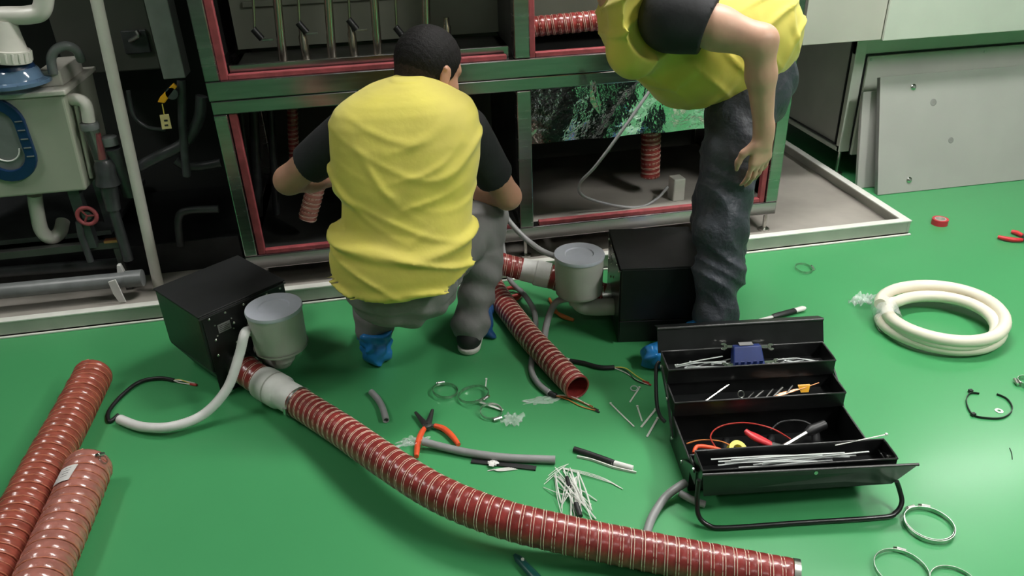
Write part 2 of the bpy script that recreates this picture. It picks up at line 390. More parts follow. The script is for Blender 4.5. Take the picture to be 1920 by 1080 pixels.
def leaning(x0, x1, y0, y1, h, th):
    a = math.atan2(y1-y0, h)
    M = Matrix.Translation((x0, y0, .002)) @ Matrix.Rotation(-a, 4, 'X')
    return M, math.hypot(h, y1-y0)
M, L = leaning(2.333, 3.55, 3.167, 3.325, .538, .03)
pan = thing('cover_panel', (2.9, 3.18, 0), 'flat grey sheet-metal cover panel with latches leaning on the pale cabinet', 'panel')
MB().box((0, 0, 0), (1.22, .004, L), M).build('face_sheet', 'grey_panel', pan, bevel=.002)
MB().box((.003, .004, .002), (1.217, .03, L-.002), M).build('folded_back', 'panel_edge', pan)
def onpan(px, py):
    o = M @ Vector((0, 0, 0)); nrm = (M.to_3x3() @ Vector((0, -1, 0)))
    c = Vector((0, 0, CH)); d = (V(px, py, 3)-c); return c+d*((o-c).dot(nrm)/d.dot(nrm)), nrm
for px, py in ((1712, 163), (1704, 337)):
    p, nn = onpan(px, py)
    q = MB().lathe([(.0145, 0), (.0145, .004), (.012, .006)], p, nn, 20).build('latch', 'chrome', pan, smooth=40)
    MB().lathe([(.0065, .006), (.0065, .010)], p, nn, 6).build('latch_slot', 'panel_edge', q)
for px, py, r in ((1750, 192, .017), (1783, 263, .015)):
    p, nn = onpan(px, py); MB().lathe([(r, .0), (r*.8, .0012)], p, nn, 20).build('smudge_mark', 'smudge', pan)
M2, L2 = leaning(2.285, 3.4, 3.268, 3.365, .46, .02)
MB().box((0, 0, 0), (1.15, .022, L2), M2).build('spare_panel', 'grey_panel', bevel=.003, label='thin bright metal panel edge standing behind the grey cover panel', cat='panel')

# ------------------------------------------------------------------ dark pump skid and pale tank on the left
skid = thing('pump_skid', (-1.5, 3.3, .012), 'dark steel pump skid standing in shadow left of the steel machine', 'machine')
MB().box((-2.5, 3.78, .012), (-.66, 3.80, 1.75)).build('dark_backing', 'wall_dark', skid)  # dark sheet added to keep the gap behind the tank black
MB().box((-2.5, 3.0, 1.72), (-.66, 3.80, 1.75)).build('shade_roof', 'wall_dark', skid)  # unseen roof added to shade the skid area
MB().box((-2.5, 3.15, .20), (-1.16, 3.75, .22)).build('shelf', 'pipe_dark', skid)
a, b = V(0, 480, 3.0), V(225, 457, 3.0)
MB().box((-2.5, 3.0, .20), (b.x, 3.03, .232)).build('front_rail', 'steel_dark', skid, bevel=.003)
MB().box((b.x-.055, 2.992, .228), (b.x+.005, 3.02, .24)).build('rail_end', 'copper', skid, bevel=.002)
MB().box((b.x-.03, 3.0, .012), (b.x-.005, 3.03, .2)).build('post', 'steel_dark', skid)
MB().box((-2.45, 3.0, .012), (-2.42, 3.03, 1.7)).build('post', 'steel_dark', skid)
MB().box((-2.5, 3.12, .012), (-.66, 3.75, .15)).build('shade_block', 'dark_metal', skid, bevel=.004)  # dark block added in place of shade on the tray floor
# grey control box hung behind
p0, p1 = V(183, 138, 3.42), V(303, 130, 3.42)
cbx = thing('control_box', (p0.x, 3.42, p0.z), 'olive grey control box in the dark behind the cream pipe', 'control box')
MB().box((p0.x-.12, 3.42, p0.z), (p1.x, 3.77, 1.6)).build('body', 'back_sheet', cbx, bevel=.006)
MB().box((p0.x+.13, 3.405, p0.z+.07), (p1.x-.02, 3.42, p0.z+.16)).build('handle_plate', 'pipe_dark', cbx, bevel=.004)
MB().tube(crom([(p0.x+.16, 3.40, p0.z+.12), (p0.x+.2, 3.385, p0.z+.14), (p1.x-.05, 3.39, p0.z+.16)]), .009, 8).build('handle', 'zinc', cbx, smooth=50)
# square grey duct beside the machine
p0, p1 = V(296, 150, 3.02), V(352, 150, 3.02)
MB().box((p0.x+.02, 3.02, p0.z), (p1.x-.005, 3.12, 1.72)).build('wire_trunking', 'duct_grey', bevel=.003, label='square grey wire trunking running down beside the steel machine', cat='trunking')
# cream standpipe
a, b = V(181, 0, 2.98), V(282, 465, 2.98); d = (a-b)/(a.z-b.z)
MB().tube([b+d*(.014-b.z), b+d*(1.7-b.z)], .0205, 18).build('standpipe', 'pvc', smooth=50, label='tall cream plastic standpipe in front of the dark pump skid', cat='pipe')
# pale tank
tank = thing('water_tank', (-1.3, 3.0, .22), 'pale green-grey plastic tank with a blue oval gauge window', 'tank')
ty = 2.95; tr = V(116, 172, ty); br = V(162, 357, ty)
z1, z0 = tr.z-.012, br.z; xr1, xr0 = tr.x, br.x-.0
xl = -1.75
MB().hexa([(xl, ty, z0), (xr0, ty, z0), (xr0, ty+.36, z0), (xl, ty+.36, z0)], [(xl, ty, z1), (xr1, ty, z1), (xr1, ty+.36, z1), (xl, ty+.36, z1)]).build('body', 'tank_plastic', tank, bevel=.008)
MB().box((xl, ty-.008, z1), (xr1+.012, ty+.37, z1+.018)).build('lid', 'tank_lid', tank, bevel=.004)
MB().box((xr1-.09, ty+.06, z1+.018), (xr1-.01, ty+.30, z1+.075)).build('lid_block', 'tank_lid', tank, bevel=.006)
for k in (0, 1): MB().tube([(xr1+.014+.0*k, ty+.05+.11*k, z1-.05), (xr0+.012, ty+.05+.11*k, z0+.03)], .008, 8).build('side_rib', 'tank_lid', tank, smooth=50)
for sx in (xl+.06, xr0-.06):
    for sy in (ty+.05, ty+.31): MB().box((sx-.02, sy-.02, .22), (sx+.02, sy+.02, z0)).build('leg', 'pipe_dark', tank)
gc = V(4, 262, ty)
def stadium(c, rx, h, y, n=14):
    return [Vector((c.x+rx*math.cos(a), y, c.z+(h if math.sin(a) >= 0 else -h)+rx*math.sin(a))) for a in [2*math.pi*(i+.5)/(2*n) for i in range(2*n)]]
o_, i_ = stadium(gc, .098, .055, 0), stadium(gc, .062, .05, 0); nn = len(o_); vs = []; fs = []
for y in (ty-.016, ty+.002):
    vs += [(p.x, y, p.z) for p in o_]+[(p.x, y, p.z) for p in i_]
for k in range(nn):
    l = (k+1) % nn
    fs += [(k, l, nn+l, nn+k), (2*nn+k, 3*nn+k, 3*nn+l, 2*nn+l), (k, 2*nn+k, 2*nn+l, l), (nn+k, nn+l, 3*nn+l, 3*nn+k)]
gr = MB().add(vs, fs).build('gauge_frame', 'blue_plastic', tank, bevel=.003, label='dark blue oval gauge frame')
MB().prism([Vector((p.x, ty-.003, p.z)) for p in i_], (0, .003, 0)).build('gauge_pane', 'pvc_grey', gr)
for k in range(-2, 3): MB().box((gc.x+.068, ty-.018, gc.z+k*.032-.002), (gc.x+.092, ty-.0155, gc.z+k*.032+.002)).build('gauge_mark', 'pvc_grey', gr)
lo = [p for p in stadium(gc, .048, .03, ty-.006) if p.z < gc.z-.02]
MB().tube(lo, .003, 6).build('gauge_ring', 'white_plastic', gr, smooth=50)
MB().tube(crom([V(65, 366, 3.05), V(70, 400, 3.05), V(78, 432, 3.05), V(95, 446, 3.06), V(112, 436, 3.09), V(118, 415, 3.14)]), .026, 16).build('drain_elbow', 'pvc', tank, smooth=50)
# outlet elbow, collar, clear sight tube and pump on the tank's right side
flo = thing('outlet_pipe', V(200, 400, 3.0), 'white outlet elbow with clear sight tube on the tank side', 'pipe fitting')
MB().tube(crom([V(118, 190, 3.03), V(140, 186, 3.0), V(160, 195, 2.99), V(167, 228, 2.99)]), .022, 16).build('elbow', 'pvc', flo, smooth=50)
c = V(168, 236, 2.99); MB().lathe([(.031, -.012), (.034, 0), (.031, .012)], c, n=22).build('collar', 'pvc_grey', flo, smooth=40)
MB().tube([V(170, 240, 2.99), V(190, 300, 2.99)], .0255, 18).build('sight_tube', 'glass_clear', flo, smooth=50)
MB().tube([V(183, 250, 2.99), V(191, 298, 2.99)], .010, 10).build('float', 'tape_red', flo, smooth=50)
pump = thing('dosing_pump', V(200, 400, 3.0), 'dark grey dosing pump under the clear sight tube', 'pump')
c = V(195, 305, 2.99); c2 = V(212, 392, 2.99)
MB().tube([c+Vector((0, 0, .012)), c+Vector((0, 0, -.01)), c.lerp(c2, .25), c.lerp(c2, .45), c.lerp(c2, .5), c2], [.028, .038, .036, .045, .032, .028], 20).build('pump_head', 'pipe_dark', pump, smooth=40)
MB().tube([c+Vector((.04, .02, .05)), c+Vector((.05, .05, -.15))], .035, 18).build('motor', 'pipe_dark', pump, smooth=40)
MB().lathe([(.03, 0), (.03, .03), (.02, .036)], c+Vector((.035, .02, .06)), n=18).build('cap', 'pvc_grey', pump, smooth=40)
MB().tube([c2, (c2.x, c2.y, .15)], .02, 14).build('outlet', 'pipe_dark', pump, smooth=40)
# red valve with its thin dark pipe
vl = thing('red_valve', V(160, 480, 2.98), 'dull red hand valve on a thin dark pipe below the tank', 'valve')
MB().tube([V(148, 415, 2.98), V(152, 440, 2.98), V(170, 490, 2.98)], .013, 12).build('pipe', 'pipe_dark', vl, smooth=50)
c = V(163, 405, 2.97)
MB().tube([c+Vector((.034*math.cos(a), 0, .034*math.sin(a))) for a in [2*math.pi*i/24 for i in range(24)]], .008, 8, closed=True).build('hand_wheel', 'gasket', vl, smooth=50)
for k in range(3):
    a = k*2.09; MB().tube([c, c+Vector((.032*math.cos(a), 0, .032*math.sin(a)))], .004, 6).build('spoke', 'gasket', vl, smooth=50)
MB().lathe([(.018, 0), (.018, .04)], c, (0, 1, 0), 12).build('valve_body', 'pipe_dark', vl, smooth=40)
# top left: white pipe elbow with union, blue filter bowl, arched dark hose
up = thing('white_elbow_pipe', V(40, 110, 2.95), 'white plastic elbow pipe with ribbed union above the tank', 'pipe fitting')
MB().tube(crom([V(-60, 40, 2.95), V(0, 30, 2.95), V(55, 28, 2.95), V(78, 18, 2.95), V(84, -20, 2.95), V(86, -90, 2.95)]), .030, 18).build('elbow', 'pvc', up, smooth=50)
ax = (V(8, 40, 2.95)-V(20, 112, 2.95)).normalized(); c = V(20, 112, 2.95)
MB().lathe([(.064, -.004), (.064, .036), (.056, .038), (.044, .085), (.036, .13)], c, ax, 26).build('union_body', 'pvc', up, smooth=40)
for k in range(20):
    a = 2*math.pi*k/20; X = ax.orthogonal().normalized(); Yv = ax.cross(X); d = X*math.cos(a)+Yv*math.sin(a)
    MB().tube([c+d*.064+ax*.002, c+d*.064+ax*.032], .004, 6).build('union_rib', 'pvc', up, smooth=50)
c = V(30, 150, 2.98)
bw = thing('filter_bowl', c, 'clear blue plastic filter bowl beneath the white union', 'filter')
MB().lathe([(.09, -.02), (.112, -.012), (.112, .0), (.09, .006), (.08, .035), (.07, .045)], c, n=28).build('bowl', 'blue_clear', bw, smooth=40)
MB().lathe([(.075, .038), (.068, .056)], c, n=24).build('rim', 'blue_plastic', bw, smooth=40)
MB().tube(crom([V(100, 138, 3.0), V(96, 110, 3.0), V(106, 92, 3.0), V(125, 86, 3.01), V(143, 94, 3.03), V(152, 112, 3.06)]), .016, 14).build('arched_hose', 'pvc_grey', smooth=50, label='dark translucent hose arching over the tank lid', cat='hose')
# yellow lever valve with hanging tag
yv = thing('lever_valve', V(320, 175, 3.02), 'yellow lever handle on a dark valve by the steel machine', 'valve')
MB().prism([V(325, 156, 3.0), V(332, 163, 3.0), V(308, 194, 3.0), V(295, 192, 3.0), V(300, 182, 3.0)], (0, .012, 0)).build('lever', 'yellow_handle', yv, bevel=.003)
MB().tube([V(340, 150, 3.03), V(342, 230, 3.03), V(350, 330, 3.03)], .016, 12).build('valve_pipe', 'pipe_dark', yv, smooth=50)
MB().lathe([(.022, -.03), (.022, .03)], V(325, 172, 3.03), (0, 1, 0), 14).build('valve_body', 'pipe_dark', yv, smooth=40)
tg = thing('hanging_tag', V(310, 230, 3.0), 'small yellow plate tag hanging under the lever valve', 'tag')
MB().prism([V(299, 216, 2.995), V(316, 214, 2.995), V(322, 241, 2.995), V(304, 243, 2.995)], (0, .004, 0)).build('plate', 'tag_cream', tg, bevel=.001)
for px, py in ((311, 226), (312, 235)): MB().box(V(px-3, py+2, 2.994), V(px+3, py-2, 2.995)+Vector((0, .001, 0))).build('mark', 'print_black', tg)
MB().tube([V(304, 195, 2.997), V(308, 215, 2.997)], .002, 6).build('cord', 'wire_yellow', tg)
# dark hoses in the shadow
for i, (pts, r, lab) in enumerate((
        ([V(240, 170, 3.1), V(250, 215, 3.1), V(275, 238, 3.1), V(310, 243, 3.1)], .008, 'thin dark hose looping behind the cream pipe towards the hanging tag'),
        ([V(262, 312, 3.05), V(300, 292, 3.05), V(345, 268, 3.05), V(372, 225, 3.05), V(378, 180, 3.05)], .022, 'thick dark hose bending up beside the steel machine'),
        ([V(330, 300, 3.15), V(345, 310, 3.15), V(375, 312, 3.15), V(415, 305, 3.15)], .018, 'dark hose lying level below the thick bent hose'),
        ([V(338, 460, 3.1), V(335, 410, 3.1), V(352, 395, 3.1), V(410, 392, 3.1)], .016, 'dark elbow hose low in the shadow behind the left black heater'))):
    MB().tube(crom(pts), r, 12).build('dark_hose', 'pipe_dark', smooth=50, label=lab, cat='hose', group='dark hoses left of the steel machine')
# floor-level header pipes
hp = thing('header_pipe', V(140, 560, 2.92), 'fat dark grey header pipe with white saddle lying in the tray', 'pipe')
a, b = V(-60, 552, 2.93), V(266, 521, 2.93)
MB().tube([a, b], .030, 18).build('pipe', 'pvc_grey', hp, smooth=50)
d = (b-a).normalized(); MB().tube([b-d*.06, b+d*.004], .034, 18).build('end_cap', 'pvc_grey', hp, smooth=40)
c = V(226, 527, 2.93)
MB().prism([c+Vector((-.014, -.034, -.075)), c+Vector((.012, -.036, -.075)), c+Vector((.0, -.038, .03)), c+Vector((-.03, -.036, .022)), c+Vector((-.026, -.036, -.03))], (0, -.008, 0)).build('saddle_front', 'white_plastic', hp, bevel=.002)
MB().prism([c+Vector((-.015, .03, .02)), c+Vector((.012, .03, .02)), c+Vector((.005, .03, .055)), c+Vector((-.008, .03, .055))], (0, .02, 0)).build('saddle_back', 'white_plastic', hp, bevel=.002)
a, b = V(-60, 515, 3.08), V(240, 492, 3.08); MB().tube([a, b], .022, 16).build('return_pipe', 'pipe_dark', smooth=50, label='slimmer black return pipe lying behind the fat header pipe', cat='pipe')

# ------------------------------------------------------------------ hot-air heater boxes with filter canisters
def make_heater(label):
    t = thing('air_heater', (0, 0, 0), label, 'air heater', 'black hot-air heater boxes')
    W, D, Ht = .306, .288, .30
    MB().hexa([(0, 0, .10), (W, 0, .10), (W, D, .10), (0, D, .10)], [(0, 0, Ht), (W, 0, Ht), (W, D, Ht), (0, D, Ht)]).build('casing', 'heater_black', t, bevel=.005)
    MB().hexa([(.05, .0, .0), (W-.02, .0, .0), (W-.02, D-.03, .0), (.05, D-.03, .0)], [(0, 0, .099), (W, 0, .099), (W, D, .099), (0, D, .099)]).build('sloped_base', 'heater_black', t, bevel=.004)
    MB().box((.008, -.003, .02), (W-.004, -.0005, .292)).build('face_plate', 'plate_black', t, bevel=.001)
    MB().box((-.002, -.006, .2925), (W+.002, -.0005, .2955)).build('edge_trim', 'tool_edge', t)
    MB().box((-.003, -.003, .301), (W+.003, D+.003, .3055)).build('top_lid', 'heater_grey', t, bevel=.002)
    for u, z in ((.03, .283), (.085, .283), (.15, .283), (.235, .283), (.285, .283), (.035, .205), (.03, .150), (.10, .165), (.105, .235), (.17, .20)):
        MB().lathe([(.0048, 0), (.004, .0025), (.002, .0036)], (u, -.003, z), (0, -1, 0), 10).build('rivet', 'chrome', t, smooth=60)
    q = MB().box((.05, -.0042, .222), (.093, -.003, .252)).build('name_plate', 'panel_edge', t)
    for k in range(4): MB().box((.054, -.0047, .227+k*.006), (.089-.006*(k % 2), -.0042, .2285+k*.006)).build('print_line', 'plate_black', q)
    for u, z in ((.043, .255), (.10, .255), (.043, .217), (.10, .217)):
        MB().lathe([(.0035, 0), (.002, .002)], (u, -.003, z), (0, -1, 0), 8).build('plate_screw', 'chrome', t)
    cz = (.184, -.128)
    can = MB().lathe([(.062, .150), (.079, .156), (.082, .164), (.085, .290), (.0855, .298)], (*cz, 0), n=40).build('filter_canister', 'filter_grey', t, smooth=40)
    MB().lathe([(.0875, .294), (.0885, .300), (.0865, .306), (.05, .306), (.047, .3025), (0.001, .3025)], (*cz, 0), n=40).build('canister_lid', 'filter_lid', can, smooth=30)
    MB().lathe([(.086, .168), (.083, .160)], (*cz, 0), n=40, caps=False).build('canister_seam', 'tray_paint', can, smooth=30)
    MB().tube(crom([(cz[0], cz[1], .152), (cz[0], cz[1], .118), (cz[0], cz[1]+.022, .095), (cz[0], cz[1]+.07, .088), (cz[0], .0, .088)]), [.036]*13+[.031]*36, 18).build('inlet_elbow', 'filter_grey', t, smooth=50)
    MB().lathe([(.043, 0), (.043, .03), (.046, .03), (.046, .036)], (.088, 0, .082), (0, -1, 0), 24).build('outlet_collar', 'zinc', t, smooth=40)
    return t
heat = make_heater('black box air heater by the white-capped grey canister at left, white hose hanging from it')
heat.location = (-.63, 2.172, 0); heat.rotation_euler = (0, 0, R(37.9))
heat2 = copy_tree(heat, (.763, 2.475, 0), R(261))
heat2['label'] = 'black box air heater standing between the duct coupling and the trousered legs'
def hl(h, x, y, z): return Matrix.Translation(h.location) @ Matrix.Rotation(h.rotation_euler.z, 4, 'Z') @ Vector((x, y, z))

# ------------------------------------------------------------------ red spiral ducts
def duct(label, path, r, pitch, m='silicone', cm='cord', amp=.0016, cords=2, group='red spiral ducts', name='spiral_duct', cr=.00095, extra=None):
    path, L = resample(path, pitch/6); F = frames(path); n = 26; m_ = len(path)
    t = thing(name, (path[0].x, path[0].y, min(p.z for p in path)-r), label, 'duct', group)
    b = MB(); vs = []; fs = []
    def rad(i):
        return r+amp*abs(math.sin(math.pi*i/6))+amp*.25*math.sin(i*.37)
    for rr in (1, 0):
        for i, (p, (T, N, B)) in enumerate(zip(path, F)):
            q = rad(i) if rr else r-.004
            for k in range(n):
                a = 2*math.pi*k/n; vs.append(p+N*(math.cos(a)*q)+B*(math.sin(a)*q))
    o = m_*n
    for i in range(m_-1):
        for k in range(n):
            l = (k+1) % n
            fs.append((i*n+k, i*n+l, (i+1)*n+l, (i+1)*n+k)); fs.append((o+i*n+k, o+(i+1)*n+k, o+(i+1)*n+l, o+i*n+l))
    for i in (0, m_-1):
        for k in range(n): l = (k+1) % n; fs.append((i*n+k, i*n+l, o+i*n+l, o+i*n+k))
    b.add(vs, fs).build('sleeve', m, t, smooth=0)
    turns = L/pitch; S = 16
    for c in range(cords):
        h = []
        for j in range(int(turns*S)+1):
            s = j/S*6+ (c*1.5); i = min(int(s), m_-2); f = min(1, s-i)
            if i >= m_-2 and s > m_-1: break
            p = path[i].lerp(path[i+1], f); T, N, B = F[i]; a = 2*math.pi*j/S
            q = r+(amp*abs(math.sin(math.pi*s/6)))+cr*.3
            h.append(p+N*(math.cos(a)*q)+B*(math.sin(a)*q))
        if len(h) > 3: MB().tube(h, cr, 5).build('spiral_cord', cm, t, smooth=0)
    return t
r1 = .045
o1 = hl(heat, .088, -.03, .082)
p_in = [o1, hl(heat, .089, -.075, .076), hl(heat, .098, -.135, .062)]
da = p_in[2]; 
dpts = [G(x, y, r1+z) for x, y, z in ((556, 752, .012), (640, 806, .035), (720, 862, .055), (820, 924, .060), (930, 969, .052), (1050, 1000, .035), (1200, 1031, .012), (1350, 1060, .002), (1485, 1086, .002))]
duct('short red duct stub clamped to the left black heater', crom(p_in), .046, .026)
cpl = thing('duct_coupling', (da.x, da.y, 0), 'white plastic coupling joining the stub to the long red duct', 'coupling')
a = (dpts[0]-da).normalized(); La = (dpts[0]-da).length
MB().lathe([(.053, -.012), (.055, .0), (.055, La*.52), (.050, La*.58), (.048, La*.6), (.048, La+.004), (.043, La+.004)], da, a, 30).build('socket', 'white_tape', cpl, smooth=35)
MB().lathe([(.0562, La*.3), (.0562, La*.34)], da, a, 30, caps=False).build('tape_seam', 'tray_paint', cpl, smooth=40)
duct('long red spiral duct sweeping across the floor to the lower right', crom(dpts), r1, .0265)
def clamp_ring(c, ax, r, label=None, group=None, w=.009, scr=0., name='hose_clamp', parent=None):
    c = Vector(c); ax = Vector(ax).normalized(); X = ax.orthogonal().normalized(); Yv = ax.cross(X)
    ring = [c+X*(r*math.cos(u))+Yv*(r*math.sin(u)) for u in [2*math.pi*i/40 for i in range(40)]]
    if parent is None: t = thing(name, c-Vector((0, 0, r if abs(ax.z) < .7 else w/2)), label, 'hose clamp', group)
    else: t = parent
    MB().band(ring, w, .0014, True, ax).build('band', 'zinc', t, smooth=30)
    d = X*math.cos(scr)+Yv*math.sin(scr); tg_ = ax.cross(d)
    q = c+d*(r+.005)
    MB().tube([q-tg_*.010, q+tg_*.010], .0055, 10).build('screw_housing', 'zinc', t, smooth=40)
    MB().tube([q+tg_*.010, q+tg_*.018], .0042, 8).build('screw_head', 'chrome', t, smooth=40)
    return t
clamp_ring(o1+(p_in[1]-o1).normalized()*.012, p_in[1]-o1, .0495, 'steel hose clamp around the duct stub at the left heater outlet', 'hose clamps', scr=2.2)
clamp_ring(dpts[0]+a*.012, a, .0495, 'steel hose clamp around the long red duct next to its white coupling', 'hose clamps', scr=5.6)
ft = (dpts[-1]-dpts[-2]).normalized(); MB().lathe([(.047, 0), (.047, .014)], dpts[-1], ft, 28, caps=False).build('end_ring', 'zinc', smooth=40, label='bare metal end ring of the long red duct at the frame edge', cat='ring')

r2 = .041
duct('red spiral duct lying open-ended between the crouching man and the cable scraps', crom([G(915, 520, .07), G(940, 562, r2), G(985, 622, r2), G(1030, 672, r2), G(1083, 727, r2)]), r2, .024)
q0, q1, q2 = V(900, 482, 2.56), V(938, 494, 2.52), V(980, 505, 2.50)
q3, q4 = V(1030, 517, 2.47), hl(heat2, .088, -.03, .082)
duct('dark red duct running behind the crouching man to the white coupling', crom([q0, q1, q2]), .040, .024)
cp2 = thing('duct_coupling', (q2.x, q2.y, q2.z-.05), 'white plastic coupling near the right heater canister', 'coupling')
d2 = (q3-q2).normalized(); l2 = (q3-q2).length
MB().lathe([(.040, -.008), (.043, 0), (.043, l2*.45), (.048, l2*.5), (.048, l2)], q2, d2, 28).build('socket', 'white_tape', cp2, smooth=35)
duct('short dark red duct between the white coupling and the right heater', crom([q3, q3.lerp(q4, .5), q4]), .044, .022, cords=1)
# the two ducts lying at the lower left
r3 = .055
duct('bare glossy red duct at lower left, the longer of the pair', crom([G(176, 700, r3), G(135, 780, r3), G(85, 872, r3), G(35, 968, r3), G(-50, 1130, r3)]), r3, .0265, 'silicone_orange', 'cord_red', .0045, 1, cr=.002)
r4 = .058
fd = duct('film-wrapped red duct with a white sticker at lower left', crom([G(168, 872, r4), G(140, 940, r4), G(112, 1005, r4), G(75, 1090, r4), G(40, 1180, r4)]), r4, .030, 'silicone_film', 'cord_red', .0040, 1, cr=.002)
p, L = resample(crom([G(168, 872, r4), G(140, 940, r4), G(112, 1005, r4), G(75, 1090, r4), G(40, 1180, r4)]), .01); F = frames(p); vs = []
def onduct(i, ang, rr):
    T, N, B = F[i]; return p[i]+N*(math.cos(ang)*rr)+B*(math.sin(ang)*rr)
nn = 8
for i in range(7, 14):
    for k in range(nn): vs.append(onduct(i, -.25+.75*k/(nn-1)+.02*i, r4+.0065))
fs = [(i*nn+k, i*nn+k+1, (i+1)*nn+k+1, (i+1)*nn+k) for i in range(6) for k in range(nn-1)]
k0 = len(vs); vs += [v*1 for v in vs]
for j in range(k0): vs[k0+j] = vs[j]+Vector((0, 0, -.0006))
MB().add(vs, fs+[tuple(x+k0 for x in f[::-1]) for f in fs]).build('sticker', 'paper', fd, smooth=0, label='white paper sticker')
for j in range(4):
    i = 8+j
    MB().tube([onduct(i, -.05+.02*i, r4+.0072), onduct(i, .22+.02*i, r4+.0072)], .0006, 4).build('print_line', 'print_grey', fd)
clamp_ring(onduct(3, -1.0, r4+.006), F[3][1]*math.cos(-1.0)+F[3][2]*math.sin(-1.0), .012, parent=fd, w=.004)
# ducts inside the machine
duct('red spiral duct lying across the upper right bay of the steel machine', crom([V(975, 52, 3.08), V(1040, 46, 3.05), V(1120, 38, 3.02)]), .036, .024, amp=.003)
duct('red spiral duct standing upright in the lower right bay', crom([V(1222, 165, 3.10), V(1221, 230, 3.10), V(1219, 330, 3.10)]), .040, .022, amp=.003)
duct('dark red duct hanging at the back of the lower left bay', crom([V(548, 190, 3.25), V(549, 245, 3.25), V(552, 300, 3.25)]), .020, .02, amp=.002)
duct('red duct hanging by the crouching man\'s left elbow in the lower left bay', crom([V(612, 290, 3.02), V(594, 345, 3.0), V(576, 410, 3.0)]), .034, .020, 'silicone_film', amp=.003)
for x, yb, r in ((480, 400, .020), (512, 390, .016), (455, 330, .010)):
    a_, b_ = V(x-5, 190, 3.3), V(x+4, yb, 3.3); b_.z = .158
    MB().tube([a_, b_], r, 12).build('riser_pipe', 'pipe_dark', smooth=50, label={480: 'thicker dark riser pipe left in the lower left bay', 512: 'middle dark riser pipe in the lower left bay nearest the red ducts', 455: 'thinnest dark riser pipe against the left post of the lower bay'}[x], cat='pipe', group='dark riser pipes in the lower left bay')

# ------------------------------------------------------------------ conduits and cables
def ribbed(label, path, r, m, name='conduit', cat='conduit', group=None, pitch=.006, parent=None):
    path, L = resample(path, pitch/2); rr = [r*(1 if i % 2 else .93) for i in range(len(path))]
    return MB().tube(path, rr, 12).build(name, m, smooth=0, label=label, cat=cat, group=group, parent=parent)
h0 = hl(heat, .16, -.005, .20)
ribbed('white corrugated conduit curving from the left heater down to the floor', crom([h0, hl(heat, .130, -.05, .21), V(459, 625, 2.13), V(448, 668, 2.10), V(425, 730, 2.06), V(380, 778, 2.03), G(320, 800, .03), G(265, 800, .02), G(224, 786, .016)]), .0155, 'conduit_white', 'corrugated_hose', 'hose')
ribbed('pale grey conduit dropping from the machine to the right heater canister', crom([V(938, 385, 2.75), V(955, 415, 2.72), V(985, 447, 2.66), V(1020, 472, 2.58), V(1065, 488, 2.50)]), .011, 'conduit_grey', group='grey conduits')
cg = crom([V(936, 415, 2.73), V(942, 460, 2.70), V(955, 522, 2.62), V(985, 555, 2.52), V(1003, 590, 2.42), G(1002, 640, .012), G(996, 690, .011), G(1008, 718, .011), G(1030, 737, .011)])
ribbed('grey conduit snaking under the open red duct with coloured wires', cg, .0105, 'conduit_grey', group='grey conduits')
ribbed('grey hose hanging from the right canister to the floor', crom([hl(heat2, .184, -.128, .16)+Vector((-.04, -.03, -.01)), V(1043, 567, 2.33), V(1027, 600, 2.31), G(1020, 640, .02), G(1022, 668, .012)]), .0125, 'conduit_grey', group='grey conduits')
ribbed('grey corrugated conduit arching out from under the toolbox', crom([G(1212, 1003, .010), G(1222, 972, .012), G(1243, 938, .02), G(1262, 920, .03), G(1285, 905, .03)]), .0115, 'conduit_grey', group='grey conduits')
ribbed('short grey conduit end poking from the toolbox towards its handle', crom([G(1275, 925, .02), G(1300, 938, .02), G(1322, 946, .014)]), .010, 'conduit_grey', group='grey conduits')
def wires(base, ends, mats, r=.0018, parent=None):
    for e, m in zip(ends, mats): MB().tube(crom([base]+e), r, 6).build('wire', m, parent, smooth=50)
w1 = thing('wire_bundle', G(1030, 737), 'coloured wires spreading from the grey conduit end', 'wires')
b0 = G(1028, 736, .010); MB().tube([b0, G(1043, 742, .008)], .0085, 10).build('jacket', 'rubber_black', w1, smooth=50)
b0 = G(1042, 742, .008)
wires(b0, [[G(1068, 746, .006), G(1095, 756, .004), G(1118, 768, .003)], [G(1066, 750, .004), G(1090, 762, .003), G(1122, 771, .003)], [G(1062, 744, .009), G(1088, 752, .006), G(1112, 762, .004)], [G(1055, 741, .01), G(1075, 745, .008), G(1105, 760, .004)]], ['copper', 'wire_orange', 'copper', 'wire_white'], parent=w1)
for px, py in ((1120, 768), (1122, 772)): MB().tube([G(px-6, py-3, .004), G(px+2, py+1, .003)], .0026, 6).build('ferrule', 'rubber_black', w1)
w2 = thing('power_cable', G(1100, 680), 'black cable with stripped wires pointing at the toolbox', 'cable')
MB().tube(crom([G(1062, 676, .008), G(1090, 680, .008), G(1125, 689, .008), G(1152, 689, .008)]), .008, 10).build('jacket', 'rubber_black', w2, smooth=50)
MB().tube([G(1054, 673, .008), G(1068, 677, .008)], .009, 10).build('bared_end', 'wire_white', w2, smooth=50)
wires(G(1150, 689, .008), [[G(1172, 690, .006), G(1195, 706, .004), G(1212, 716, .003)], [G(1170, 693, .004), G(1190, 711, .003), G(1207, 719, .003)], [G(1175, 700, .003), G(1196, 714, .003), G(1216, 721, .003)]], ['wire_yellow', 'rubber_black', 'wire_white'], parent=w2)
for px, py in ((1213, 717), (1217, 721)): MB().tube([G(px-8, py-3, .003), G(px+4, py+1, .003)], .003, 6).build('ferrule', 'wire_red', w2)
w3 = thing('power_cable', G(300, 715), 'black cable with stripped wires left of the left heater, its loop partly drawn shadow', 'cable')
MB().tube(crom([G(222, 778, .006), G(206, 790, .006), G(204, 772, .006), G(228, 742, .007), G(262, 716, .008), G(300, 709, .008), G(326, 713, .008)]), .0065, 10).build('jacket', 'rubber_black', w3, smooth=50)  # left loop follows a dark line that is partly cable, partly shadow
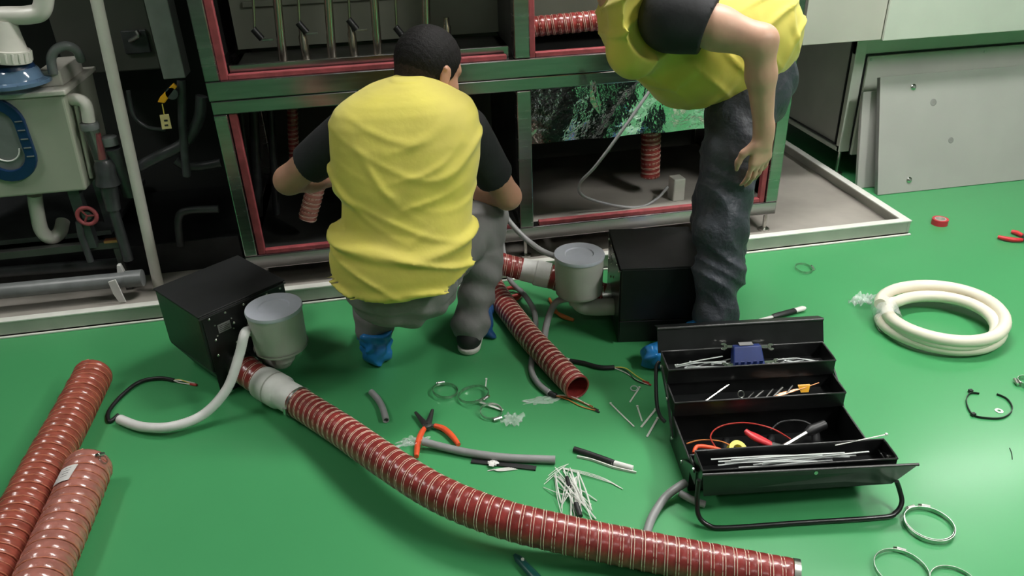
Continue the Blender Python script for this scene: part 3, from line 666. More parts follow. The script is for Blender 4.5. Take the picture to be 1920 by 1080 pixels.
wires(G(324, 713, .008), [[G(340, 718, .005), G(362, 721, .003)], [G(345, 714, .006), G(366, 719, .003)], [G(338, 712, .008), G(364, 722, .003)]], ['wire_white', 'wire_white', 'wire_yellow'], parent=w3)
MB().tube([G(357, 720, .004), G(369, 722, .004)], .0045, 8).build('ferrule', 'wire_red', w3)
w4 = thing('red_cable', G(960, 548), 'dark red cable coil half hidden behind the crouching man', 'cable')
MB().tube(crom([G(925, 552, .02), G(955, 540, .02), G(978, 545, .02), G(968, 560, .015), G(930, 566, .012), G(960, 556, .03), G(980, 552, .03)]), .008, 8).build('jacket', 'wire_red', w4, smooth=50)
MB().tube(crom([G(1030, 560, .008), G(1048, 590, .008), G(1075, 600, .008), G(1040, 585, .008)]), .006, 8).build('cable_end', 'wire_orange', smooth=50, label='orange cable end on the floor under the right canister', cat='cable')

# ------------------------------------------------------------------ cantilever toolbox, open
TB = Matrix.Translation((.688, 1.452, 0)) @ Matrix.Rotation(R(-6.9), 4, 'Z'); TL = .488
tb = thing('toolbox', TB @ Vector((TL/2, .1, 0)), 'open black steel cantilever toolbox with stepped trays and bail handle', 'toolbox')
def tray(name, u0, u1, v0, v1, z0, z1, th=.0025, fl=0.):
    b = MB()
    b.box((u0, v0, z0), (u1, v1, z0+th), TB)
    b.box((u0, v0, z0+th), (u1, v0+th, z1), TB); b.box((u0, v1-th, z0+th), (u1, v1, z1), TB)
    b.box((u0, v0+th, z0+th), (u0+th, v1-th, z1), TB); b.box((u1-th, v0+th, z0+th), (u1, v1-th, z1), TB)
    o = b.build(name, 'tool_black', tb)
    e = .0028
    rim = [TB @ Vector(p) for p in ((u0, v0, z1), (u1, v0, z1), (u1, v1, z1), (u0, v1, z1))]
    pts = []
    for i in range(4): pts += [rim[i].lerp(rim[(i+1) % 4], k/6) for k in range(6)]
    MB().tube(pts, e, 6, closed=True).build('rolled_rim', 'tool_edge', o, smooth=60)
    return o
tray('base_bin', 0, TL, .0, .205, .002, .102)
tray('middle_tray', 0, TL, .188, .284, .104, .152)
tray('upper_tray', 0, TL, .276, .372, .154, .202)
tray('front_tray', .004, TL+.012, -.086, -.012, .098, .150)
tray('lower_front_tray', .0, TL+.004, -.050, .012, .070, .116)
# rear lid flap standing up, front lid flap hanging down
MB().prism([TB @ Vector(p) for p in ((-.008, .374, .196), (TL+.006, .374, .196), (TL+.006, .404, .262), (-.008, .404, .262))], TB.to_3x3() @ Vector((0, .003, .001))).build('rear_lid', 'tool_black', tb)
MB().tube([TB @ Vector((-.008, .404, .263)), TB @ Vector((TL+.006, .404, .263))], .0045, 8).build('lid_edge', 'tool_edge', tb, smooth=60)
MB().prism([TB @ Vector(p) for p in ((-.008, .404, .266), (TL+.006, .404, .266), (TL+.006, .440, .252), (-.008, .440, .252))], TB.to_3x3() @ Vector((0, .0, .002))).build('rear_lid_top', 'tool_black', tb)
fl = [TB @ Vector(p) for p in ((.012, -.093, .072), (TL+.010, -.093, .072), (TL+.052, -.112, .150), (-.0, -.100, .150))]
MB().prism(fl, TB.to_3x3() @ Vector((0, .003, .0))).build('front_lid', 'tool_black', tb)
MB().tube([fl[3], fl[2]], .004, 8).build('lid_edge', 'tool_edge', tb, smooth=60)
MB().lathe([(.005, 0), (.005, .003)], TB @ Vector((.285, -.104, .138)), TB.to_3x3() @ Vector((0, -1, .2)), 10).build('rivet', 'zinc', tb)
for u, s in ((-.006, -1), (TL+.006, 1)):
    for a, b in (((.16, .05), (.24, .128)), ((.24, .128), (.33, .178)), ((.05, .06), (-.05, .124))):
        M_ = [TB @ Vector((u, a[0], a[1])), TB @ Vector((u, b[0], b[1]))]
        MB().band(M_, .018, .004, axis=(TB.to_3x3() @ Vector((0, -(b[1]-a[1]), b[0]-a[0])).normalized())).build('link_arm', 'tool_black', tb)
    for a in ((.16, .05), (.24, .128), (.33, .178), (.05, .06), (-.05, .124)):
        MB().lathe([(.005, 0), (.005, .0045)], TB @ Vector((u, *a)), TB.to_3x3() @ Vector((s, 0, 0)), 10).build('pivot_rivet', 'zinc', tb)
hnd = [TB @ Vector(p) for p in ((-.004, -.090, .125), (-.006, -.097, .07), (-.004, -.118, .03), (.018, -.134, .012), (.06, -.142, .008), (TL/2, -.142, .008), (TL-.03, -.142, .008), (TL+.012, -.134, .012), (TL+.032, -.118, .03), (TL+.03, -.10, .055), (TL+.02, -.094, .08))]
MB().tube(crom(hnd), .0062, 10).build('bail_handle', 'tool_black', tb, smooth=60)
rh = [TB @ Vector(p) for p in ((-.010, .34, .19), (-.022, .33, .17), (-.03, .27, .10), (-.026, .24, .07), (-.014, .22, .06))]
MB().tube(crom(rh), .006, 10).build('bail_handle', 'tool_black', tb, smooth=60)
def T(u, v, z): return TB @ Vector((u, v, z))
# --- contents
def tie(a, b, r=.0016, m='nylon', label=None, group=None, sag=.0, head=True, w=.0042, cat='cable tie', name='cable_tie'):
    a, b = Vector(a), Vector(b); mid = a.lerp(b, .5)+Vector((random.uniform(-1, 1)*sag, random.uniform(-1, 1)*sag, abs(sag)*.3))
    P = crom([a, mid, b], 6); bld = MB().band(P, w, .0014, axis=None if abs((b-a).normalized().z) > .9 else Vector((0, 0, 1)).cross((b-a)).normalized())
    if head: bld.box(a-Vector((.003, .003, .001)), a+Vector((.003, .003, .003)))
    return bld.build(name, m, label=label, cat=cat, group=group)
for i in range(12):
    u = random.uniform(.03, .22); z = .158+.004*(i//3)+.008
    tie(T(u, random.uniform(.29, .35), z), T(u+random.uniform(.1, .16), random.uniform(.29, .35), z+random.uniform(0, .012)), label='loose grey-white cable tie piled at the left of the upper toolbox tray', group='ties in the upper tray, left', sag=.012, m='nylon_clear')
for i in range(7):
    u = random.uniform(.30, .37); z = .168+.003*i
    tie(T(u, random.uniform(.29, .35), z), T(u+random.uniform(.08, .11), random.uniform(.29, .35), z+random.uniform(0, .01)), label='loose grey-white cable tie piled at the right of the upper toolbox tray', group='ties in the upper tray, right', sag=.01, m='nylon_clear')
ws = thing('wrench_set', T(.24, .32, .16), 'dark blue wrench holder with spanners in the upper tray', 'wrench set')
MB().hexa([T(.195, .290, .185), T(.290, .290, .185), T(.290, .325, .185), T(.195, .325, .185)], [T(.203, .330, .232), T(.285, .330, .232), T(.285, .352, .226), T(.203, .352, .226)]).build('holder', 'blue_holder', ws, bevel=.003)
for k in range(5): MB().box((.198+k*.018, .291, .19), (.208+k*.018, .294, .205), TB).build('holder_rib', 'blue_holder', ws)
MB().box((.222, .334, .2315), (.262, .350, .234), TB).build('holder_slot', 'print_grey', ws)
def wrench(parent, a, b, r=.011):
    a, b = Vector(a), Vector(b); d = (b-a).normalized(); up = Vector((0, -.5, .85)); s = d.cross(up).normalized(); n_ = s.cross(d)
    MB().band([a, a.lerp(b, .5), b], .007, .004, axis=s).build('wrench_shank', 'chrome', parent)
    for c, dd in ((a, -d), (b, d)):
        poly = []
        for q in range(13):
            an = R(40)+R(280)*q/12; poly.append(c+dd*(-math.cos(an)*-r)+s*(r*math.sin(an)))
        inner = [c+dd*(-math.cos(R(40)+R(280)*q/12)*-r*.45)+s*(r*.45*math.sin(R(40)+R(280)*q/12)) for q in range(12, -1, -1)]
        vs = poly+inner[::-1]; m_ = 13; fs = [(q, q+1, m_+q+1, m_+q) for q in range(12)]
        o = len(vs); vs2 = [v+n_*.004 for v in vs]
        fs2 = fs+[tuple(x+o for x in f[::-1]) for f in fs]+[(q, o+q, o+q+1, q+1) for q in range(12)]+[(m_+q, m_+q+1, o+m_+q+1, o+m_+q) for q in range(12)]
        MB().add([v+n_*-.002 for v in vs]+[v-n_*.002+n_*.0 for v in vs2], fs2).build('wrench_jaw', 'chrome', parent)
wrench(ws, T(.178, .345, .226), T(.318, .340, .218))
wrench(ws, T(.17, .30, .190), T(.325, .305, .190), .009)
# middle tray: rod, rings, jig saw blades
MB().tube([T(.070, .205, .118), T(.175, .262, .148)], .0038, 8).build('steel_punch', 'chrome', smooth=50, label='bright steel punch in the middle toolbox tray', cat='punch')
for i in range(5):
    u = .20+i*.028
    MB().tube([T(u, .21+.01*(i % 2), .112), T(u+.05, .255, .120+.004*i)], .003+.001*(i % 2), 8).build('drill_bit', 'steel_dark', smooth=50, label=('leftmost', 'second from left', 'middle', 'second from right', 'rightmost')[i]+' of five dark drill bits in the middle toolbox tray', cat='drill bit', group='drill bits in the middle tray')
MB().tube([T(.205, .235, .132)+Vector((.009*math.cos(a), .006*math.sin(a), .008*math.sin(a))) for a in [2*math.pi*i/20 for i in range(20)]], .002, 6, closed=True).build('split_ring', 'zinc', smooth=50, label='small steel ring beside the punch in the middle tray', cat='ring')
co = thing('needle_file_set', T(.40, .24, .11), 'thin needle files in an orange clip in the middle tray', 'file set')
MB().prism([T(.375, .252, .142), T(.412, .252, .142), T(.405, .240, .126), T(.382, .240, .126)], TB.to_3x3() @ Vector((0, -.004, -.003))).build('clip', 'yellow_handle', co, bevel=.001)
for k in range(5): MB().tube([T(.27+.01*k, .215+.006*k, .118+.001*k), T(.44-.006*k, .256, .140-.002*k)], .0015, 6).build('needle_file', ('copper', 'zinc')[k % 2], co, smooth=50)
# base bin: tape, red-handled and orange-handled pliers, test leads, torch-like driver
tp = thing('tape_roll', T(.155, .09, .05), 'yellow tape roll in the base of the toolbox', 'tape')
MB().lathe([(.026, 0), (.026, .022), (.014, .022), (.014, 0)], T(.150, .085, .052), TB.to_3x3() @ Vector((.15, -.5, .8)), 24, caps=False).build('tape', 'tape_yellow', tp, smooth=35)
rp_ = thing('red_pliers', T(.22, .09, .05), 'red-gripped pliers beside the yellow tape in the toolbox', 'pliers')
MB().tube(crom([T(.185, .120, .095), T(.205, .095, .088), T(.245, .070, .080)]), lambda q: .0075+.003*math.sin(q*3.1), 10, flat=.7).build('grip', 'red_grip', rp_, smooth=60)
MB().tube(crom([T(.190, .130, .080), T(.215, .115, .076), T(.250, .078, .074)]), lambda q: .0075+.003*math.sin(q*3.1), 10, flat=.7).build('grip', 'red_grip', rp_, smooth=60)
MB().tube([T(.244, .072, .08), T(.262, .066, .078), T(.292, .060, .074)], [.011, .010, .004], 8, flat=.6).build('jaw', 'steel_dark', rp_, smooth=40)
op = thing('orange_snips', T(.07, .07, .05), 'orange-gripped snips at the left of the toolbox base', 'snips')
MB().tube(crom([T(.020, .040, .097), T(.035, .062, .100), T(.075, .060, .094), T(.105, .052, .086)]), .0055, 8).build('grip', 'orange_grip', op, smooth=60)
MB().tube(crom([T(.020, .036, .095), T(.055, .036, .094), T(.100, .044, .086)]), .0055, 8).build('grip', 'orange_grip', op, smooth=60)
MB().tube([T(.10, .048, .086), T(.15, .050, .074)], [.008, .003], 8, flat=.5).build('blade', 'steel_dark', op, smooth=40)
MB().tube(crom([T(.09, .060, .085), T(.085, .110, .09), T(.12, .140, .098), T(.19, .150, .098), T(.26, .130, .09), T(.31, .10, .07)]), .0022, 6).build('test_lead', 'wire_red', smooth=60, label='thin red test lead looping over the yellow tape', cat='lead')
MB().tube(crom([T(.02, .110, .07), T(.06, .112, .078), T(.11, .100, .08), T(.14, .08, .075)]), .0022, 6).build('test_lead', 'wire_orange', smooth=60, label='thin orange lead at the left of the toolbox base', cat='lead')
MB().tube(crom([T(.26, .13, .08), T(.30, .155, .088), T(.36, .15, .09), T(.40, .12, .075)]), .003, 6).build('test_lead', 'rubber_black', smooth=60, label='black lead looping at the right of the toolbox base', cat='lead')
sd = thing('screwdriver', T(.35, .09, .05), 'screwdriver with grey shaft and black grip in the toolbox base', 'screwdriver')
MB().tube([T(.275, .070, .072), T(.355, .105, .088)], .0075, 10).build('shaft', 'zinc', sd, smooth=50)
MB().tube([T(.350, .103, .087), T(.365, .110, .09), T(.41, .125, .095)], [.009, .015, .013], 12).build('grip', 'rubber_black', sd, smooth=50)
for i in range(3): MB().tube(crom([T(.04+.13*i, .03, .03), T(.10+.13*i, .05, .035), T(.15+.13*i, .16, .03)]), .012, 8).build('tool_handle', 'rubber_black', smooth=50, label='dark tool handle buried at the bottom of the toolbox base, '+('left end', 'middle', 'right end')[i], cat='tool handle', group='tools buried in the toolbox base')
# front tray: sheaf of long clear ties
for i in range(18):
    u = random.uniform(.02, .17); z = .108+.0022*i; v = random.uniform(-.078, -.024)
    tie(T(u, v, z), T(u+random.uniform(.22, .30), min(-.02, max(-.08, v+random.uniform(-.02, .02))), z+random.uniform(-.002, .004)), label='long clear cable tie in the sheaf filling the front toolbox tray', group='clear ties in the front tray', sag=.006, m='nylon_clear', head=False)
tie(T(.508, -.006, .160), T(.37, -.018, .145), label='single white cable tie sticking out over the toolbox right corner', w=.003)

# ------------------------------------------------------------------ things lying on the floor
coil = thing('hose_coil', G(1763, 610), 'coil of thick cream hose bound with clear film', 'hose')
cc = G(1763, 604, .03); cc.z = 0; P = []
for i in range(int(3*40)+1):
    a = 2*math.pi*i/40; turn = i/40
    rr = .178+.012*math.sin(turn*2.1+1)+(.012 if turn > 1.9 else 0)
    off = Vector((.006*math.sin(turn*3), .01*math.cos(turn*2), 0))
    z = .021+.030*turn*.62+(.004*math.sin(a*2))
    P.append(cc+off+Vector((rr*1.02*math.cos(a+2.7), rr*.93*math.sin(a+2.7), z)))
MB().tube(P, .0205, 16).build('hose', 'coil_hose', coil, smooth=60)
c0 = cc+Vector((.18*math.cos(2.75), .168*math.sin(2.75), .045))
vs = []; fs = []; nA, nB = 26, 12
tdir = Vector((-math.sin(2.75), math.cos(2.75), 0)); rdir = Vector((math.cos(2.75), math.sin(2.75), 0))
for j in range(nB):
    q = j/(nB-1)*2-1
    for k in range(nA):
        a = 2*math.pi*k/nA; e = 1+.10*noise.noise(Vector((k*.9, j*.8, 1)))
        vs.append(c0+tdir*(q*.055)+rdir*(math.cos(a)*.043*e)+Vector((0, 0, max(-.042, math.sin(a)*.047*e))))
for j in range(nB-1):
    for k in range(nA): l = (k+1) % nA; fs.append((j*nA+k, j*nA+l, (j+1)*nA+l, (j+1)*nA+k))
MB().add(vs, fs).build('film_wrap', 'film', coil, smooth=0)
def crumple(name, c, rx, ry, rz, seed, m='film', n=16, parent=None, **tg_):
    vs = []; fs = []; c = Vector(c)
    for i in range(n+1):
        for j in range(n+1):
            x, y = i/n*2-1, j/n*2-1
            x, y = x*math.sqrt(1-y*y*.5), y*math.sqrt(1-x*x*.5)
            d = 1+.9*noise.noise(Vector((x*2.2+seed, y*2.2, seed)))
            h = noise.noise(Vector((x*3+seed, y*3, 2)))*.7+noise.noise(Vector((x*7, y*7+seed, 5)))*.4
            vs.append(c+Vector((x*rx*d, y*ry*d, max(.0008, rz*(.5+h)))))
    for i in range(n):
        for j in range(n): a = i*(n+1)+j; fs.append((a, a+1, a+n+2, a+n+1))
    return MB().add(vs, fs).build(name, m, parent, smooth=0, **tg_)
p = G(1615, 572, .0)
crumple('film_tail', p+Vector((.0, 0, .0)), .045, .03, .05, 3.1, parent=coil, n=14)

def ring_tape():
    c = G(1761, 420); t = thing('tape_roll', c, 'small red tape roll on the floor near the drip tray corner', 'tape')
    MB().lathe([(.034, .0), (.034, .026), (.024, .026), (.024, .0)], c, n=30, caps=False).build('tape', 'tape_red', t, smooth=35)
    MB().lathe([(.0238, .001), (.0238, .0265), (.021, .0265), (.021, .001)], c, n=30, caps=False).build('core', 'tape_core', t, smooth=35)
ring_tape()
def pliers(name, label, cat, piv, jaws, grips, gm, jm='steel_dark', gr=.007, jr=.008, extra=None):
    t = thing(name, Vector((piv.x, piv.y, 0)), label, cat)
    MB().lathe([(.014, -.006), (.014, .006), (.006, .008)], piv, n=16).build('pivot', jm, t, smooth=40)
    for j in jaws: MB().tube(crom([piv]+j), lambda q: jr*(1-.72*q)+.0012, 8, flat=.8).build('jaw', jm, t, smooth=50)
    for g in grips:
        MB().tube([piv, g[0]], .006, 8).build('shank', jm, t, smooth=50)
        MB().tube(crom(g), lambda q: gr*(.8+.45*math.sin(q*2.6+.3)), 12).build('grip', gm, t, smooth=60)
    return t
z_ = .012
ln = pliers('long_nose_pliers', 'orange-handled black long-nose pliers lying by the grey conduit piece', 'pliers', G(801, 799, z_),
       [[G(792, 789, z_), G(779, 773, z_+.002)], [G(806, 785, z_), G(811, 768, z_+.002)]],
       [[G(796, 803, z_), G(789, 815, z_), G(783, 835, z_), G(781, 856, z_)], [G(815, 798, z_), G(832, 804, z_), G(848, 818, z_), G(860, 834, z_)]], 'orange_grip', jr=.012, gr=.0075)
pliers('pliers', 'red-handled pliers cut off by the right frame edge', 'pliers', G(1926, 447, z_),
       [[G(1945, 440, z_)], [G(1945, 452, z_)]], [[G(1918, 442, z_), G(1905, 436, z_), G(1896, 434, z_)], [G(1917, 450, z_), G(1895, 449, z_), G(1871, 444, z_)]], 'red_grip', gr=.008)
def floor_clamp(px, py, r, label, w=.009, scr=0., tilt=(0, 0), z=None):
    c = G(px, py, w/2+.001+abs(tilt[0])*r+abs(tilt[1])*r)
    return clamp_ring(c, (tilt[0], tilt[1], 1), r, label, 'hose clamps on the floor', w, scr)
floor_clamp(835, 732, .040, 'leftmost loose steel hose clamp of the three by the grey hose piece', scr=1, tilt=(.12, .02))
floor_clamp(888, 739, .048, 'middle loose steel hose clamp of the three, under the white tie', scr=4.6, tilt=(-.1, .1))
floor_clamp(921, 771, .034, 'smallest loose steel hose clamp beside the clear plastic scrap', scr=4.2, tilt=(.05, -.1))
floor_clamp(1507, 503, .034, 'small hose clamp alone on the floor behind the toolbox', .010, 5.4, (.06, -.1))
floor_clamp(1742, 984, .058, 'double wound hose clamp beside the toolbox handle', .012, .9)
floor_clamp(1742, 981, .056, 'inner loop of the double wound hose clamp beside the toolbox handle', .005, .3, (.01, .01))
floor_clamp(1690, 1068, .060, 'left one of two hose clamps at the lower right frame edge', .010, .2, (.03, .0))
floor_clamp(1790, 1096, .052, 'right one of two hose clamps at the lower right frame edge', .009, 2.5)
floor_clamp(1925, 716, .026, 'hose clamp cut off by the right frame edge above the broken black tie', .016, 2)
# pen-like cutter behind the toolbox
kn = thing('utility_knife', G(1475, 585), 'white and black utility knife lying behind the toolbox', 'knife')
a, b = G(1424, 600, .010), G(1510, 577, .012); d = b-a
MB().tube([a, a+d*.3], .007, 8, flat=.5).build('blade_end', 'white_plastic', kn, smooth=50)
MB().tube([a+d*.28, a+d*.35, a+d*.75, a+d*.78], [.009, .0125, .0125, .011], 12, flat=.7).build('grip', 'rubber_black', kn, smooth=50)
MB().tube([a+d*.77, a+d*.95, b], [.012, .012, .006], 12, flat=.7).build('end_cap', 'white_plastic', kn, smooth=50)
# broken black tie and washer
bt = thing('broken_tie', G(1855, 765), 'broken black cable tie curled on the floor at the right', 'cable tie')
MB().band(crom([G(1836, 738, .004), G(1820, 737, .004), G(1812, 748, .004), G(1815, 765, .004), G(1826, 779, .004), G(1850, 784, .004), G(1877, 784, .004), G(1893, 776, .004), G(1898, 764, .004), G(1888, 748, .004), G(1869, 739, .004)], 6), .007, .0022, axis=(0, 0, 1)).build('strap', 'rubber_black', bt)
for px, py in ((1824, 780), (1819, 736)): MB().box(G(px, py)+Vector((-.006, -.005, .0)), G(px, py)+Vector((.006, .005, .011))).build('lock_head', 'rubber_black', bt, bevel=.001)
c = G(1873, 771); MB().lathe([(.0115, .0), (.0115, .002), (.005, .002), (.005, .0)], c, n=24, caps=False).build('washer', 'zinc', smooth=30, label='small steel washer inside the broken black cable tie', cat='washer')
MB().tube(crom([G(1893, 840, .001), G(1897, 850, .001), G(1898, 861, .001)]), .0012, 5).build('wire_clipping', 'rubber_black', smooth=50, label='tiny dark wire clipping on the floor at the right', cat='wire')
# hose cuttings
def hollow(name, path, r, m, label, cat, ri=.7):
    path, L = resample(path, .01); F = frames(path); n = 16; vs = []; fs = []; m_ = len(path)
    for q in (r, r*ri):
        for pp, (T_, N, B) in zip(path, F):
            for k in range(n): a = 2*math.pi*k/n; vs.append(pp+N*(math.cos(a)*q)+B*(math.sin(a)*q))
    o = m_*n
    for i in range(m_-1):
        for k in range(n): l = (k+1) % n; fs += [(i*n+k, i*n+l, (i+1)*n+l, (i+1)*n+k), (o+i*n+k, o+(i+1)*n+k, o+(i+1)*n+l, o+i*n+l)]
    for i in (0, m_-1):
        for k in range(n): l = (k+1) % n; fs.append((i*n+k, i*n+l, o+i*n+l, o+i*n+k))
    return MB().add(vs, fs).build(name, m, smooth=50, label=label, cat=cat)
hollow('hose_offcut', crom([G(696, 735, .011), G(708, 748, .011), G(717, 764, .011), G(724, 788, .011)]), .0105, 'conduit_grey', 'short bent grey hose offcut below the blue shoe cover', 'hose offcut')
hollow('conduit_offcut', crom([G(793, 828, .024), G(830, 838, .016), G(880, 849, .013), G(950, 858, .012), G(1041, 862, .012)]), .0115, 'conduit_grey', 'long grey conduit offcut resting across the pliers', 'conduit')
p = G(777, 833, .0); crumple('clear_film', p, .045, .022, .022, 8.2, label='clear film scrap stuck to the conduit end by the pliers', cat='film')
p = G(960, 790, .0); crumple('clear_film', p, .030, .030, .02, 1.7, label='crumpled clear plastic scrap below the loose clamps', cat='film')
p = G(1010, 752, .0); crumple('clear_film', p, .05, .02, .006, 4.4, label='thin clear film shreds left of the coloured wires', cat='film')
bs = thing('heat_shrink', G(945, 872), 'flat black sleeve offcut with white tape under the conduit offcut', 'sleeve')
MB().band([G(884, 864, .003), G(945, 871, .003), G(1005, 878, .003)], .017, .004, axis=Vector((0, 0, 1)).cross(G(1005, 878)-G(884, 864)).normalized()).build('sleeve', 'rubber_black', bs)
crumple('tape_flag', G(924, 870, .006), .014, .013, .008, 6, 'white_tape', 8, parent=bs)
for k in range(5): MB().tube(crom([G(914+k*3, 883-k, .002), G(935, 879+k, .004), G(958+k*3, 876+k, .002)]), .0012, 5).build('strand', 'nylon', bs)
bc = thing('cable_offcut', G(1130, 862), 'black cable offcut with peeled white core right of the conduit offcut', 'cable')
MB().tube(crom([G(1076, 842, .007), G(1110, 853, .007), G(1152, 868, .007)]), .0085, 10).build('jacket', 'rubber_black', bc, smooth=50)
MB().tube([G(1148, 867, .007), G(1187, 878, .007)], .0078, 10).build('core', 'white_tape', bc, smooth=50)
MB().band(crom([G(1082, 856, .004), G(1110, 862, .004), G(1150, 876, .004), G(1193, 886, .003)]), .007, .003).build('peeled_strip', 'nylon', bc)
# white tie offcuts near the toolbox
for i, (x0, y0, x1, y1) in enumerate(((1145, 757, 1189, 800), (1195, 762, 1204, 790), (1229, 768, 1202, 801), (1233, 784, 1213, 819), (1199, 727, 1181, 754))):
    tie(G(x0, y0, .002), G(x1, y1, .002), label=('longest white cable tie offcut left of the toolbox, pointing at its corner', 'thin short white tie offcut between the longer ones by the toolbox', 'wide white tie offcut touching the toolbox side', 'white tie offcut nearest the toolbox base, lowest of the group', 'short white tie offcut just below the stripped cable wires')[i], group='tie offcuts left of the toolbox', w=.006 if i in (2, 3) else .0045)
MB().tube([G(1189, 728, .006)+Vector((.011*math.cos(a), .009*math.sin(a), .003*math.sin(a))) for a in [2*math.pi*i/20 for i in range(20)]], .0018, 6, closed=True).build('tie_loop', 'nylon_clear', smooth=50, label='closed small cable tie loop above the tie offcuts', cat='cable tie')
tie(G(895, 752, .010), G(943, 769, .006), label='white cable tie lying across the loose hose clamps', w=.008)
tie(G(912, 711, .018), G(910, 730, .006), label='short white tie sticking up behind the middle hose clamp', w=.004)
# the heap of white fibre strands
def strand(pts, label, r=.0016, group='strands in the white heap'):
    MB().tube(crom(pts, 5), r, 5).build('white_strand', 'nylon', smooth=50, label=label, cat='strand', group=group)
LBL = 'white fibre strand in the tangled heap below the conduit offcut'
rnd = random.Random(3)
for i in range(22):
    x0 = 1052+rnd.uniform(-14, 32); y0 = 882+rnd.uniform(-6, 14); x1 = 1078+rnd.uniform(-28, 42); y1 = 955+rnd.uniform(-20, 22); z = .003+.0012*(i % 12)
    strand([G(x0, y0, z), G((x0+x1)/2+rnd.uniform(-8, 8), (y0+y1)/2, z+.006), G(x1, y1, .003)], LBL, .0010+.0006*(i % 3))
for i in range(9):
    a = rnd.uniform(0, 6.28); c = (1072+rnd.uniform(-14, 14), 922+rnd.uniform(-20, 20)); l = rnd.uniform(28, 55)
    strand([G(c[0]-l*math.cos(a), c[1]-l*.6*math.sin(a), .004), G(c[0]+rnd.uniform(-6, 6), c[1], .014), G(c[0]+l*math.cos(a), c[1]+l*.6*math.sin(a), .003)], LBL, .0011)
for i in range(3): strand([G(1056+i, 877+i*1.2, .004), G(1100+i*2, 886+i*3, .006), G(1135+i*5, 898+i*3.5, .003), G(1168-i*6, 917-i*3, .003)], 'white fibre strand of the bundle pointing right from the heap', .0012, 'strands pointing right')
for i in range(3): strand([G(1020+i*4, 908-i*8, .003), G(1040+i*3, 890-i*6, .005), G(1056+i*5, 876-i*3, .003)], 'thin white strand curling off the left of the heap', .001, 'strands curling left')
MB().tube([G(1075, 900, .012), G(1082, 930, .012), G(1085, 962, .010)], .006, 8).build('cable_core', 'white_tape', smooth=50, label='peeled cable core lying in the white strand heap', cat='cable')
MB().tube([G(1080, 944, .016), G(1088, 968, .012)], .0075, 8).build('cable_stub', 'rubber_black', smooth=50, label='black cable stub at the lower end of the strand heap', cat='cable')
MB().tube([G(1063, 895, .016), G(1067, 912, .016)], .006, 8).build('cable_stub', 'rubber_black', smooth=50, label='black cable stub at the upper end of the strand heap', cat='cable')
# teal tool handle at the bottom edge
th_ = thing('teal_tool', G(985, 1065), 'dark teal tool handle pointing in at the bottom frame edge', 'tool')
a, b = G(965, 1040, .010), G(1030, 1110, .010)
MB().tube([a, a.lerp(b, .12), a.lerp(b, .6), b], [.005, .011, .0125, .011], 12, flat=.7).build('grip', 'teal_handle', th_, smooth=50)
MB().lathe([(.004, 0), (.004, .004)], G(980, 1050, .017), n=12).build('logo_dot', 'white_plastic', th_)

